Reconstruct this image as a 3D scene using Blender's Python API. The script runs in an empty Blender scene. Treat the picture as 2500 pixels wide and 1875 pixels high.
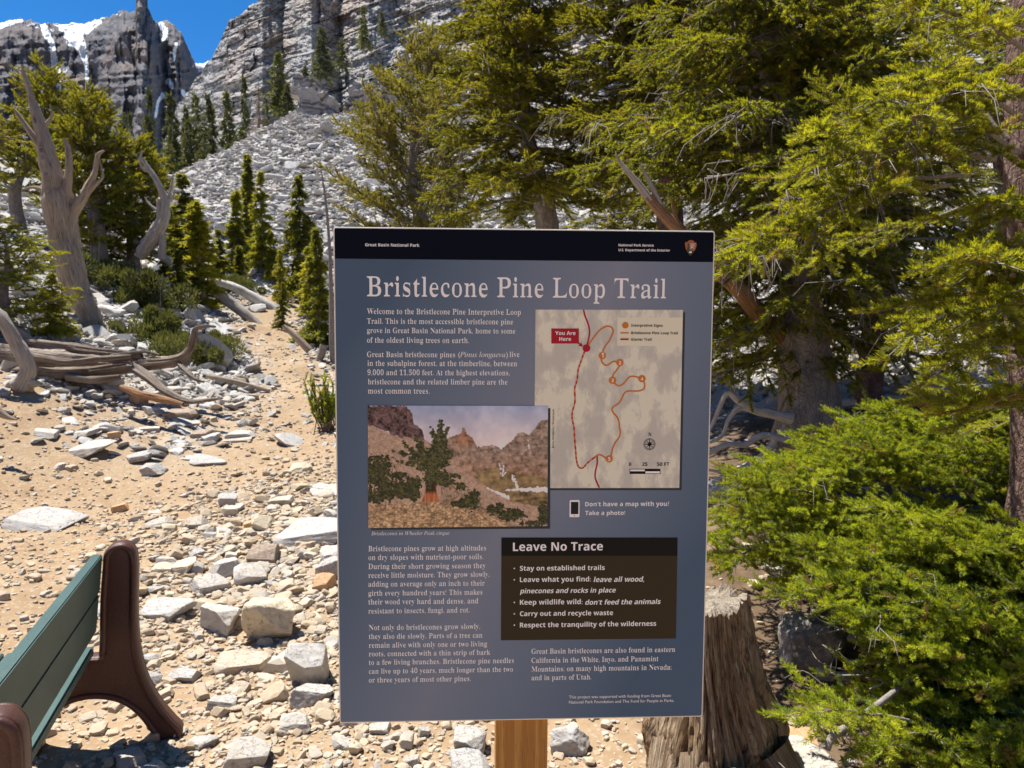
import bpy, bmesh, math, random
import numpy as np
from mathutils import Vector, Matrix, Euler

# ------------------------------------------------------------------ camera, sky, sun, exposure
SC = bpy.context.scene
COL = SC.collection
EYE = np.array([0.0, 0.0, 1.6])
FPX, PITCH, ROLL = 1800.0, 0.0755, 0.0052
cam_d = bpy.data.cameras.new('camera')
cam_d.sensor_width = 36.0
cam_d.lens = 36.0 * FPX / 2500.0
cam_d.clip_start = 0.05
cam_d.clip_end = 9000.0
cam_d.dof.use_dof = True
cam_d.dof.focus_distance = 1.22
cam_d.dof.aperture_fstop = 14
cam = bpy.data.objects.new('camera', cam_d)
COL.objects.link(cam)
cam.matrix_world = (Matrix.Translation(EYE) @ Matrix.Rotation(math.pi / 2 - PITCH, 4, 'X')
                    @ Matrix.Rotation(ROLL, 4, 'Z'))
SC.camera = cam

SUN_EL, SUN_AZ = math.radians(66), math.radians(-58)      # azimuth from +Y towards +X
world = bpy.data.worlds.new('World')
SC.world = world
world.use_nodes = True
wn = world.node_tree
sky = wn.nodes.new('ShaderNodeTexSky')
sky.sky_type = 'NISHITA'
sky.sun_disc = False
sky.sun_elevation = SUN_EL
sky.sun_rotation = SUN_AZ
sky.altitude = 3400
sky.air_density = 1.0
sky.dust_density = 0.0
sky.ozone_density = 4.0
hs = wn.nodes.new('ShaderNodeHueSaturation')            # thin mountain air: a deeper blue
hs.inputs['Saturation'].default_value = 1.3
wn.links.new(sky.outputs[0], hs.inputs['Color'])
wn.links.new(hs.outputs[0], wn.nodes['Background'].inputs[0])
wn.nodes['Background'].inputs[1].default_value = 0.085
sun_d = bpy.data.lights.new('sun', 'SUN')
sun_d.energy = 5.0
sun_d.angle = math.radians(0.53)
sun_d.color = (1.0, 0.95, 0.87)
sun = bpy.data.objects.new('sun', sun_d)
COL.objects.link(sun)
sd = Vector((math.sin(SUN_AZ) * math.cos(SUN_EL), math.cos(SUN_AZ) * math.cos(SUN_EL), math.sin(SUN_EL)))
sun.rotation_euler = sd.to_track_quat('Z', 'Y').to_euler()
sun.location = (-20, 20, 40)
SC.view_settings.view_transform = 'Standard'
SC.view_settings.look = 'None'
SC.view_settings.exposure = 0.95
SC.view_settings.gamma = 1.0
SC.view_settings.use_curve_mapping = False
SC.cycles.max_bounces = 6
SC.cycles.diffuse_bounces = 3
SC.cycles.transmission_bounces = 3
SC.cycles.transparent_max_bounces = 4
SC.cycles.caustics_reflective = False
SC.cycles.caustics_refractive = False

RNG = np.random.default_rng(7)

# ------------------------------------------------------------------ numpy noise
def _hash(ix, iy, iz, seed):
    h = (ix * 374761393 + iy * 668265263 + iz * 2147483647 * 3 + seed * 974711) & 0xFFFFFFFF
    h = ((h ^ (h >> 13)) * 1274126177) & 0xFFFFFFFF
    h = ((h ^ (h >> 16)) * 2246822519) & 0xFFFFFFFF
    return ((h ^ (h >> 15)) & 0xFFFFFF) / float(0xFFFFFF)

def vnoise(p, seed=0):
    p = np.asarray(p, float)
    if p.shape[-1] == 2:
        p = np.concatenate([p, np.zeros(p.shape[:-1] + (1,))], -1)
    i = np.floor(p).astype(np.int64)
    f = p - i
    f = f * f * (3 - 2 * f)
    r = 0
    for a in (0, 1):
        wa = f[..., 0] if a else 1 - f[..., 0]
        for b in (0, 1):
            wb = f[..., 1] if b else 1 - f[..., 1]
            for c in (0, 1):
                wc = f[..., 2] if c else 1 - f[..., 2]
                r = r + wa * wb * wc * _hash(i[..., 0] + a, i[..., 1] + b, i[..., 2] + c, seed)
    return r * 2 - 1

def fbm(p, octv=4, seed=0, gain=0.5):
    p = np.asarray(p, float)
    r, a = 0, 1.0
    for k in range(octv):
        r = r + a * vnoise(p * (2.03 ** k) + 13.7 * k, seed + k)
        a *= gain
    return r

# ------------------------------------------------------------------ rays and terrain
CP, SP, CR, SR = math.cos(PITCH), math.sin(PITCH), math.cos(ROLL), math.sin(ROLL)

def rays(px, py):
    """direction (with y = 1) of the sight line through a point measured on the photograph"""
    X0 = (np.asarray(px, float) - 1250) / FPX
    Y0 = (np.asarray(py, float) - 937.5) / FPX
    X = X0 * CR + Y0 * SR
    Y = -X0 * SR + Y0 * CR
    x, y, z = X, CP - Y * SP, -SP - Y * CP
    return np.stack([x / y, np.ones_like(x), z / y], -1)

def at(px, py, depth):
    d = rays(px, py)
    return EYE + d * np.asarray(depth, float)[..., None] if np.ndim(depth) else EYE + d * depth

_g = [(px, py, d) for px, py, d in [
    (170, 770, 12), (300, 960, 9), (100, 1200, 6.3), (500, 1100, 7.6), (680, 960, 10), (700, 1250, 6), (800, 1600, 3.65),
    (650, 860, 13), (675, 757, 17), (0, 640, 13), (300, 650, 16), (450, 690, 17.5), (0, 860, 9), (0, 1000, 7.6), (480, 840, 13), (560, 760, 16),
    (820, 900, 12), (780, 800, 16), (1000, 900, 12), (1300, 1000, 9), (700, 720, 22), (800, 520, 28),
    (650, 500, 30), (1000, 540, 27), (900, 400, 38), (740, 285, 45), (700, 280, 45.5), (600, 340, 43), (500, 395, 40), (430, 430, 37), (380, 475, 33),
    (1250, 420, 34), (1500, 450, 33), (1800, 450, 30), (2100, 380, 32), (2450, 640, 14), (2450, 430, 25), (2000, 960, 8),
    (2300, 900, 8), (1750, 1130, 6.2), (1850, 1180, 5.6), (2100, 1150, 5.6), (1300, 700, 20), (1600, 760, 16), (2000, 760, 14), (1000, 275, 51), (1400, 240, 53), (1800, 240, 52), (2200, 250, 45)]]
CTRL = [tuple(at(*g)) for g in _g]
CTRL += [(-3, 2, 0), (0, 1, 0), (0, -2, 0), (-3, -2, 0), (3, -2, .1), (2, 1.5, .1), (-2.5, 4.2, .02), (-0.9, 3.0, -.02), (0.4, 2.6, 0.0), (-1.5, 2.83, -.07), (-1.1, 1.65, -.06), (0, 5, .05), (1.3, 2.6, .04), (2.6, 3.2, .25), (3.5, 5, .6), (1.2, 4.4, .2),
         (-12, 4, 1.2), (-12, -8, -1), (12, -8, 1.5), (9, 2, 1.5), (0, -14, -2.0), (-30, 10, 6), (-36, 34, 8), (30, 5, 6), (-30, -30, -6), (30, -30, 0), (0, -60, -10),
         (-22, 42, 6), (-19, 52, 7), (-12, 60, 12), (-28, 60, 7), (-40, 90, 8), (0, 70, 15), (-12, 24, 4.6), (-16, 30, 6.2), (-20, 20, 6.5), (60, 60, 26), (90, 0, 15), (-90, 0, 18), (0, 120, 16), (0, -110, -14), (-80, 90, 16), (80, 100, 35)]
CTRL = np.array(CTRL)
_r = np.hypot(CTRL[:, None, 0] - CTRL[None, :, 0], CTRL[:, None, 1] - CTRL[None, :, 1])
_n = len(CTRL)
_A = np.zeros((_n + 3, _n + 3))
_A[:_n, :_n] = _r
_A[:_n, _n] = 1
_A[:_n, _n + 1:] = CTRL[:, :2]
_A[_n:, :_n] = _A[:_n, _n:].T
_W = np.linalg.solve(_A, np.r_[CTRL[:, 2], 0, 0, 0])

def H0(x, y):
    x = np.asarray(x, float)
    y = np.asarray(y, float)
    r = 0
    for (cx, cy, cz), w in zip(CTRL, _W[:_n]):
        r = r + w * np.sqrt((x - cx) ** 2 + (y - cy) ** 2 + 0.04)
    z = r + _W[_n] + _W[_n + 1] * x + _W[_n + 2] * y
    rad = np.hypot(x, y)
    k = np.clip((rad - 110) / 60, 0, 1)
    return z * (1 - k) + k * np.clip(30 + 0.02 * rad, 0, 60)

def H(x, y):
    x = np.asarray(x, float)
    y = np.asarray(y, float)
    rad = np.hypot(x, y)
    p = np.stack([x, y], -1)
    amp = np.clip((rad - 2) / 14, 0, 1)
    z = H0(x, y)
    z = z + 0.035 * fbm(p * 1.1, 3, 3) * (0.35 + amp * 2.2)
    z = z + 0.012 * fbm(p * 5.0, 3, 9)
    return z

def ground_at(px, py, dmin=0.8, dmax=60):
    """where the sight line through a photograph point meets the ground"""
    d = rays(px, py)
    t = dmin
    prev = t
    while t < dmax:
        p = EYE + d * t
        if p[2] < float(H(p[0], p[1])):
            a, b = prev, t
            for _ in range(18):
                m = 0.5 * (a + b)
                q = EYE + d * m
                if q[2] < float(H(q[0], q[1])):
                    b = m
                else:
                    a = m
            return EYE + d * b
        prev = t
        t *= 1.02
    return EYE + d * dmax

# ------------------------------------------------------------------ object helpers
def link(name, data, parent=None, loc=None):
    o = bpy.data.objects.new(name, data)
    COL.objects.link(o)
    if parent is not None:
        o.parent = parent
    if loc is not None:
        o.location = [float(v) for v in loc]
    return o

def tag(o, label=None, cat=None, group=None, kind=None):
    for k, v in (('label', label), ('category', cat), ('group', group), ('kind', kind)):
        if v:
            o[k] = v
    return o

def thing(name, label, cat, loc=(0, 0, 0), group=None, rz=0.0):
    o = link(name, None, None, loc)
    o.rotation_euler[2] = rz
    return tag(o, label, cat, group)

def raw_mesh(name, V, F, mat=None, smooth=False, uv=None, attrs=None):
    """V (n,3); F an (m,k) array or list of faces"""
    me = bpy.data.meshes.new(name)
    V = np.asarray(V, np.float32)
    if isinstance(F, np.ndarray):
        m, k = F.shape
        me.vertices.add(len(V))
        me.vertices.foreach_set('co', V.ravel())
        me.loops.add(m * k)
        me.loops.foreach_set('vertex_index', F.astype(np.int32).ravel())
        me.polygons.add(m)
        me.polygons.foreach_set('loop_start', np.arange(0, m * k, k, dtype=np.int32))
        me.polygons.foreach_set('loop_total', np.full(m, k, np.int32))
        me.update(calc_edges=True)
    else:
        me.from_pydata(V.tolist(), [], F)
    if uv is not None:
        lay = me.uv_layers.new(name='UVMap')
        li = np.empty(len(me.loops), np.int32)
        me.loops.foreach_get('vertex_index', li)
        lay.data.foreach_set('uv', np.asarray(uv, np.float32)[li].ravel())
    for an, av in (attrs or {}).items():
        av = np.asarray(av, np.float32)
        if av.ndim == 1:
            at_ = me.attributes.new(an, 'FLOAT', 'POINT')
            at_.data.foreach_set('value', av)
        elif av.shape[1] == 4:
            at_ = me.color_attributes.new(an, 'FLOAT_COLOR', 'POINT')
            at_.data.foreach_set('color', av.ravel())
        else:
            at_ = me.attributes.new(an, 'FLOAT_VECTOR', 'POINT')
            at_.data.foreach_set('vector', av.ravel())
    if len(me.polygons):
        me.polygons.foreach_set('use_smooth', np.full(len(me.polygons), smooth, bool))
    if mat is not None:
        me.materials.append(mat)
    me.validate()
    return me

class Acc:
    """collects pieces into one mesh"""
    def __init__(s):
        s.V, s.F, s.U, s.n = [], [], [], 0
    def add(s, V, F, U=None):
        V = np.asarray(V, float)
        s.V.append(V)
        s.F.append(np.asarray(F, int) + s.n)
        s.U.append(np.zeros((len(V), 2)) if U is None else U)
        s.n += len(V)
    def mesh(s, name, mat, smooth=True):
        V = np.concatenate(s.V)
        U = np.concatenate(s.U)
        ks = {f.shape[1] for f in s.F}
        if len(ks) == 1:
            return raw_mesh(name, V, np.concatenate(s.F), mat, smooth, U)
        F = []
        for f in s.F:
            if f.shape[1] == 4:
                f = np.concatenate([f[:, [0, 1, 2]], f[:, [0, 2, 3]]])
            F.append(f)
        return raw_mesh(name, V, np.concatenate(F), mat, smooth, U)

def frames(P):
    P = np.asarray(P, float)
    T = np.gradient(P, axis=0)
    T /= np.linalg.norm(T, axis=1)[:, None] + 1e-9
    up = np.array([0, 0, 1.0]) if abs(T[0][2]) < .9 else np.array([1.0, 0, 0])
    A = np.cross(T[0], up)
    A /= np.linalg.norm(A)
    As = [A]
    for t in T[1:]:
        a = As[-1] - t * np.dot(As[-1], t)
        As.append(a / (np.linalg.norm(a) + 1e-9))
    A = np.array(As)
    return T, A, np.cross(T, A)

def spline(P, n):
    """Catmull-Rom resample of columns (any dimension)"""
    P = np.asarray(P, float)
    if len(P) < 3:
        t = np.linspace(0, 1, n)[:, None]
        return P[0] * (1 - t) + P[-1] * t
    Q = np.vstack([2 * P[0] - P[1], P, 2 * P[-1] - P[-2]])
    t = np.linspace(0, len(P) - 1 - 1e-9, n)
    i = t.astype(int)
    f = (t - i)[:, None]
    a, b, c, d = Q[i], Q[i + 1], Q[i + 2], Q[i + 3]
    return .5 * (2 * b + (c - a) * f + (2 * a - 5 * b + 4 * c - d) * f ** 2 + (3 * b - a - 3 * c + d) * f ** 3)

def tube(P, R, k=8, mod=None, cap=True):
    """tube along P with radii R; mod(angle grid, length grid) -> radius factor"""
    P = np.asarray(P, float)
    n = len(P)
    R = np.broadcast_to(np.asarray(R, float), (n,))
    T, A, B = frames(P)
    ang = np.linspace(0, 2 * np.pi, k, endpoint=False)
    L = np.r_[0, np.cumsum(np.linalg.norm(np.diff(P, axis=0), axis=1))]
    rr = R[:, None] * np.ones(k)
    if mod is not None:
        rr = rr * mod(ang[None, :] + 0 * L[:, None], L[:, None] + 0 * ang[None, :])
    V = P[:, None] + rr[..., None] * (np.cos(ang)[None, :, None] * A[:, None] + np.sin(ang)[None, :, None] * B[:, None])
    V = V.reshape(-1, 3)
    i = np.arange(n - 1)[:, None] * k
    j = np.arange(k)[None, :]
    j2 = (j + 1) % k
    F = np.stack([i + j, i + j2, i + k + j2, i + k + j], -1).reshape(-1, 4)
    U = np.stack([np.tile(np.abs(ang / np.pi - 1), n), np.repeat(L, k)], -1)
    if cap:
        V = np.vstack([V, P[0], P[-1]])
        U = np.vstack([U, [0, 0], [0, L[-1]]])
        jj = np.arange(k)
        F = np.vstack([F, np.stack([jj * 0 + n * k, (jj + 1) % k, jj, jj * 0 + n * k], -1),
                       np.stack([jj * 0 + n * k + 1, (n - 1) * k + jj, (n - 1) * k + (jj + 1) % k, jj * 0 + n * k + 1], -1)])
        F = F.copy()
    return V, F, U

def tube_tris(*a, **k):
    V, F, U = tube(*a, **k)
    T = np.concatenate([F[:, [0, 1, 2]], F[:, [0, 2, 3]]])
    ok = (T[:, 0] != T[:, 1]) & (T[:, 1] != T[:, 2]) & (T[:, 0] != T[:, 2])
    return V, T[ok], U

# ------------------------------------------------------------------ lettering outlines, read before the scene fills up
_IT = {'h': '\u210e'}
def styled(s, st):
    if st == 'sans':
        return s
    U, L, D = {'serif': (0x1D400, 0x1D41A, 0x1D7CE), 'serif_it': (0x1D434, 0x1D44E, None), 'sans': (0x1D5A0, 0x1D5BA, 0x1D7E2),
               'sansb': (0x1D5D4, 0x1D5EE, 0x1D7EC), 'sansbi': (0x1D63C, 0x1D656, None)}[st]
    o = ''
    for c in s:
        if st == 'serif_it' and c == 'h':
            o += _IT['h']
        elif 'A' <= c <= 'Z':
            o += chr(U + ord(c) - 65)
        elif 'a' <= c <= 'z':
            o += chr(L + ord(c) - 97)
        elif c.isdigit() and D:
            o += chr(D + ord(c) - 48)
        else:
            o += c
    return o


GLYPHS = {}
def load_glyphs(st, chars, res=4):
    """every glyph of a style from one text block: one glyph and a bar on each line; the bar gives the advance"""
    lines = ['|'] + [styled(c, st) + '|' for c in chars]
    cu = bpy.data.curves.new('t', 'FONT')
    cu.body = '\n'.join(lines)
    cu.size = 1
    cu.space_line = 3
    cu.resolution_u = res
    tmp = bpy.data.objects.new('t', cu)
    COL.objects.link(tmp)
    bpy.context.view_layer.update()
    me = tmp.to_mesh()
    V = np.empty(len(me.vertices) * 3)
    me.vertices.foreach_get('co', V)
    V = V.reshape(-1, 3)[:, :2].copy()
    me.calc_loop_triangles()
    F = np.empty(len(me.loop_triangles) * 3, np.int32)
    me.loop_triangles.foreach_get('vertices', F)
    F = F.reshape(-1, 3)
    tmp.to_mesh_clear()
    bpy.data.objects.remove(tmp)
    bpy.data.curves.remove(cu)
    # spacing between lines from the first bar and the last one
    fv = V[F.ravel()].reshape(-1, 3, 2)
    cy = fv[:, :, 1].mean(1)
    y0 = V[:, 1].max()
    ymin = V[:, 1].min()
    first = V[V[:, 1] > y0 - 1e-4]
    lb, rb = first[:, 0].min(), first[:, 0].max()
    top = y0
    # bar height
    n = len(lines)
    bar_tris = (fv[:, :, 1].max(1) > y0 - 1e-4)
    bh = y0 - fv[bar_tris][:, :, 1].min()
    step = (y0 - bh - ymin) / (n - 1)
    for i, c in enumerate(chars):
        yt = y0 - (i + 1) * step
        yb = yt - bh
        m = (cy < yt + .05) & (cy > yb - .05)
        f, v = F[m], fv[m]
        isbar = np.all((np.abs(v[:, :, 1] - yt) < 2e-3) | (np.abs(v[:, :, 1] - yb) < 2e-3), axis=1)
        bx = v[isbar][:, :, 0].min()
        adv = bx - lb
        f = f[~isbar]
        if len(f) == 0:
            GLYPHS[(st, c)] = (np.zeros((0, 2)), np.zeros((0, 3), int), adv)
            continue
        ids, inv = np.unique(f.ravel(), return_inverse=True)
        base = y0 - BASE_UP - (i + 1) * step
        GLYPHS[(st, c)] = (V[ids] - np.array([0, base]), inv.reshape(-1, 3), adv)
    return step

BASE_UP = 0.0
USED = {'serif': "!,-.014589;ABCDGHILMNPTUWabcdefghiklmnoprstuvwy", 'serif_it': "()BHPWaceghiklnoqrstuv", 'sans': "./ABFGHJNPSTacdefghijklmnoprstuwy",
        'sansb': "!.,012345:?ABCDEFGHIKLNOPRSTUVYabcdefghiklmnopqrstuvwy\u2019"}

for _st in USED:
    load_glyphs(_st, USED[_st])
    _dy = GLYPHS[(_st, 'H')][0][:, 1].min()          # flat foot of the capital H is the baseline
    for _k, (_v, _f, _a) in list(GLYPHS.items()):
        if _k[0] == _st:
            GLYPHS[_k] = (_v - np.array([0, _dy]), _f, _a)
for _c in USED['sansb']:
    _v, _f, _a = GLYPHS[('sansb', _c)]
    GLYPHS[('sansbi', _c)] = (_v @ np.array([[1, 0], [.2, 1]]), _f, _a * .97)

# ------------------------------------------------------------------ materials
def new_mat(name, rough=.8, spec=.3):
    m = bpy.data.materials.new(name)
    m.use_nodes = True
    b = m.node_tree.nodes['Principled BSDF']
    b.inputs['Roughness'].default_value = rough
    b.inputs['Specular IOR Level'].default_value = spec
    return m, m.node_tree, b

class NT:
    def __init__(s, nt):
        s.nt = nt
    def n(s, typ, **kw):
        nd = s.nt.nodes.new(typ)
        for k, v in kw.items():
            if k in nd.inputs.keys() if isinstance(k, str) else False:
                pass
            setattr(nd, k, v)
        return nd
    def link(s, a, b):
        s.nt.links.new(a, b)
    def val(s, sock, v):
        if hasattr(v, 'is_linked') or isinstance(v, bpy.types.NodeSocket):
            s.link(v, sock)
        else:
            sock.default_value = v
    def math(s, op, a, b=0.0, clamp=False):
        nd = s.n('ShaderNodeMath', operation=op, use_clamp=clamp)
        s.val(nd.inputs[0], a)
        s.val(nd.inputs[1], b)
        return nd.outputs[0]
    def mix(s, f, a, b, blend='MIX'):
        nd = s.n('ShaderNodeMix', data_type='RGBA', blend_type=blend)
        s.val(nd.inputs[0], f)
        for i, v in ((6, a), (7, b)):
            if isinstance(v, tuple) and len(v) == 3:
                v = v + (1,)
            s.val(nd.inputs[i], v)
        return nd.outputs[2]
    def ramp(s, f, stops):
        nd = s.n('ShaderNodeValToRGB')
        e = nd.color_ramp.elements
        while len(e) < len(stops):
            e.new(.5)
        for q, (p, c) in zip(e, stops):
            q.position = p
            q.color = (c if isinstance(c, tuple) else (c, c, c)) + (1,)
        s.val(nd.inputs[0], f)
        return nd.outputs[0]
    def coord(s, kind='Object', scale=(1, 1, 1), rot=(0, 0, 0)):
        tc = s.n('ShaderNodeTexCoord')
        mp = s.n('ShaderNodeMapping')
        mp.inputs['Scale'].default_value = scale
        mp.inputs['Rotation'].default_value = rot
        s.link(tc.outputs[kind], mp.inputs[0])
        return mp.outputs[0]
    def noise(s, vec, scale, detail=4, rough=.55, dist=0.0):
        nd = s.n('ShaderNodeTexNoise')
        s.link(vec, nd.inputs['Vector'])
        nd.inputs['Scale'].default_value = scale
        nd.inputs['Detail'].default_value = detail
        nd.inputs['Roughness'].default_value = rough
        nd.inputs['Distortion'].default_value = dist
        return nd.outputs[0]
    def voro(s, vec, scale, feature='F1', out=0):
        nd = s.n('ShaderNodeTexVoronoi', feature=feature)
        s.link(vec, nd.inputs['Vector'])
        nd.inputs['Scale'].default_value = scale
        return nd.outputs[out]
    def rand(s):
        return s.n('ShaderNodeObjectInfo').outputs['Random']
    def bump(s, h, strength, dist, bsdf):
        nd = s.n('ShaderNodeBump')
        s.val(nd.inputs['Height'], h)
        nd.inputs['Strength'].default_value = strength
        nd.inputs['Distance'].default_value = dist
        s.link(nd.outputs[0], bsdf.inputs['Normal'])
    def attr(s, name, out='Fac'):
        nd = s.n('ShaderNodeAttribute', attribute_name=name)
        return nd.outputs[out]

M = {}

def flat(name, col, rough=.7, spec=.2):
    m, nt, b = new_mat(name, rough, spec)
    b.inputs['Base Color'].default_value = tuple(col) + (1,)
    M[name] = m
    return m

def make_materials():
    # --- stones: colour by object, mottled, fine relief
    def stone(name, stops, bs=.7, sc=1.0, lich=.16, bd=.0022):
        m, nt, b = new_mat(name, .85, .25)
        t = NT(nt)
        c = t.coord('Object', (sc, sc, sc))
        base = t.ramp(t.rand(), stops)
        n1 = t.noise(c, 4.5, 7, .68)
        n2 = t.noise(c, 24, 5, .75)
        lay = t.noise(t.coord('Object', (sc * 3, sc * 3, sc * 26), (.3, .2, 0)), 2.2, 4, .6)
        col = t.mix(t.ramp(n1, [(.42, 0.), (.62, 1.)]), base, t.mix(.55, base, (.52, .43, .32)))
        col = t.mix(t.math('MULTIPLY', t.ramp(lay, [(.35, 1.), (.5, 0.)]), .22), col, t.mix(.6, base, (.17, .16, .16)))
        n3 = t.noise(c, 3.2, 3, .6, .6)
        col = t.mix(t.math('MULTIPLY', t.ramp(n3, [(.52, 0.), (.66, 1.)]), .42), col, t.mix(.5, base, (.40, .27, .15)))
        col = t.mix(t.math('MULTIPLY', t.ramp(n2, [(.55, 0.), (.7, 1.)]), lich), col, (.12, .12, .125))
        cr = t.n('ShaderNodeTexVoronoi', feature='DISTANCE_TO_EDGE')
        vm = t.n('ShaderNodeVectorMath', operation='ADD')
        t.link(c, vm.inputs[0])
        nc = t.n('ShaderNodeTexNoise')
        t.link(c, nc.inputs['Vector'])
        nc.inputs['Scale'].default_value = 4
        nc.inputs['Detail'].default_value = 4
        t.link(nc.outputs[1], vm.inputs[1])
        t.link(vm.outputs[0], cr.inputs['Vector'])
        cr.inputs['Scale'].default_value = 1.9
        crk = t.ramp(cr.outputs[0], [(0., 1.), (.018, 0.)])
        col = t.mix(t.math('MULTIPLY', crk, .6), col, (.10, .08, .065))
        t.link(col, b.inputs['Base Color'])
        h = t.math('ADD', t.math('MULTIPLY', n2, .7), t.math('ADD', t.math('MULTIPLY', n1, 1.2), t.math('MULTIPLY', lay, .9)))
        h = t.math('SUBTRACT', h, crk)
        t.bump(h, bs, bd, b)
        M[name] = m
    stone('stone', [(0, (.50, .44, .36)), (.25, (.42, .40, .37)), (.45, (.56, .51, .44)), (.62, (.43, .35, .26)), (.8, (.36, .36, .35)), (1, (.52, .44, .34))], 1.0)
    stone('stone_cream', [(0, (.60, .51, .37)), (1, (.60, .51, .37))], 1.0)
    stone('stone_white', [(0, (.46, .445, .42)), (1, (.50, .47, .42))], 1.0)
    stone('stone_gray', [(0, (.36, .365, .37)), (1, (.45, .445, .43))], 1.0)
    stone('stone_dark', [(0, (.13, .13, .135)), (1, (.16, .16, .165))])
    stone('stone_orange', [(0, (.52, .29, .13)), (1, (.55, .33, .16))])
    stone('stone_brown', [(0, (.24, .18, .14)), (1, (.28, .21, .16))])
    stone('pebble', [(0, (.37, .29, .195)), (.3, (.46, .38, .275)), (.5, (.32, .235, .15)), (.7, (.42, .35, .26)), (.9, (.31, .30, .275)), (1, (.52, .46, .37))], .3, 1, .1, .0006)
    stone('scree', [(0, (.37, .375, .375)), (.3, (.50, .505, .50)), (.5, (.28, .285, .29)), (.75, (.42, .42, .41)), (.93, (.42, .38, .33)), (1, (.54, .545, .54))], .5, .4, .2, .008)
    # --- ground
    m, nt, b = new_mat('dirt', .95, .1)
    t = NT(nt)
    c = t.coord('Object')
    g = t.attr('rocky')
    n1 = t.noise(c, .9, 5, .6)
    n2 = t.noise(c, 14, 5, .65)
    n3 = t.noise(c, 90, 3, .7)
    v1 = t.voro(c, 42)
    vc = t.voro(c, 42, out=1)
    v2 = t.voro(c, 15)
    dirt = t.ramp(t.math('ADD', t.math('MULTIPLY', n1, .6), t.math('MULTIPLY', n2, .4)), [(.3, (.24, .155, .088)), (.5, (.315, .222, .135)), (.7, (.37, .285, .19))])
    chips = t.mix(.5, t.mix(.6, dirt, vc, 'SOFT_LIGHT'), (.46, .39, .29))
    dcol = t.mix(t.math('MULTIPLY', t.ramp(v1, [(.30, 1.), (.42, 0.)]), t.ramp(n2, [(.42, 0.), (.56, 1.)])), dirt, chips)
    dcol = t.mix(t.math('MULTIPLY', t.ramp(n3, [(.2, 1.), (.42, 0.)]), .5), dcol, (.25, .16, .09))
    v3 = t.voro(t.coord('Object', (1, 1, 1.7)), 5.5)
    v3c = t.voro(t.coord('Object', (1, 1, 1.7)), 5.5, out=1)
    sep = t.n('ShaderNodeSeparateColor')
    t.link(v3c, sep.inputs[0])
    rock = t.ramp(sep.outputs[0], [(0, (.34, .335, .32)), (.5, (.46, .45, .42)), (1, (.58, .56, .52))])
    rock = t.mix(t.ramp(v3, [(.45, 0.), (.75, 1.)]), rock, (.13, .12, .11))
    col = t.mix(g, dcol, rock)
    duff_shade = t.ramp(n2, [(.3, (.06, .038, .024)), (.7, (.14, .095, .06))])  # needle litter colour; near the stump it also paints in shade
    col = t.mix(t.attr('duff_shade'), col, duff_shade)
    t.link(col, b.inputs['Base Color'])
    h = t.math('ADD', t.math('MULTIPLY', v1, -.55), t.math('ADD', t.math('MULTIPLY', n2, .9), t.math('MULTIPLY', n3, .35)))
    h = t.math('SUBTRACT', h, t.math('MULTIPLY', t.math('MULTIPLY', v3, g), 6.0))
    t.bump(h, .8, .006, b)
    M['dirt'] = m
    # --- cliff
    m, nt, b = new_mat('cliff_rock', .9, .2)
    t = NT(nt)
    c = t.coord('Object')
    st = t.coord('Object', (.05, .05, .55), (.0, .22, .0))
    big = t.noise(c, .06, 5, .6)
    n2 = t.noise(c, .9, 6, .7)
    lay = t.noise(st, 1.4, 6, .65)
    cr = t.voro(t.coord('Object', (.35, .35, .8), (0, .22, 0)), 1.0, 'DISTANCE_TO_EDGE')
    base = t.ramp(big, [(.35, (.36, .36, .365)), (.5, (.32, .305, .29)), (.62, (.39, .32, .275))])
    base = t.mix(t.ramp(lay, [(.36, 0.), (.60, 1.)]), t.mix(.45, base, (.22, .20, .18)), base)
    base = t.mix(t.ramp(n2, [(.52, 0.), (.66, .7)]), base, (.50, .48, .45))
    led = t.attr('ledge')
    col = t.mix(t.math('MULTIPLY', led, .45), base, t.ramp(n2, [(.3, (.40, .40, .39)), (.7, (.58, .57, .54))]))
    col = t.mix(t.ramp(cr, [(.0, .8), (.05, 0.)]), col, (.09, .08, .075))
    t.link(col, b.inputs['Base Color'])
    t.bump(t.math('ADD', t.math('ADD', n2, t.math('MULTIPLY', lay, 1.5)), t.ramp(cr, [(0, 0.), (.08, 1.)])), .9, .16, b)
    M['cliff_rock'] = m
    # --- mountain
    m, nt, b = new_mat('mountain_rock', .9, .1)
    t = NT(nt)
    c = t.coord('Object')
    lay = t.noise(t.coord('Object', (.0035, .0035, .07), (0, -.05, 0)), 1.0, 6, .65)
    n1 = t.noise(c, .012, 6, .65)
    n2 = t.noise(c, .06, 5, .7)
    base = t.ramp(n1, [(.3, (.10, .107, .13)), (.5, (.14, .135, .145)), (.65, (.205, .165, .145))])
    base = t.mix(t.ramp(lay, [(.38, .8), (.55, 0.)]), base, (.13, .12, .125))
    base = t.mix(t.ramp(n2, [(.55, 0.), (.7, .4)]), base, (.27, .25, .24))
    sn = t.attr('snow')
    sm = t.ramp(t.math('ADD', sn, t.math('MULTIPLY', t.math('SUBTRACT', n2, .5), 1.7)), [(.50, 0.), (.56, 1.)])
    col = t.mix(sm, base, (.86, .88, .9))
    t.link(col, b.inputs['Base Color'])
    t.bump(t.math('ADD', t.math('MULTIPLY', n1, 1.5), t.math('ADD', n2, lay)), .9, 5, b)
    M['mountain_rock'] = m
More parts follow.
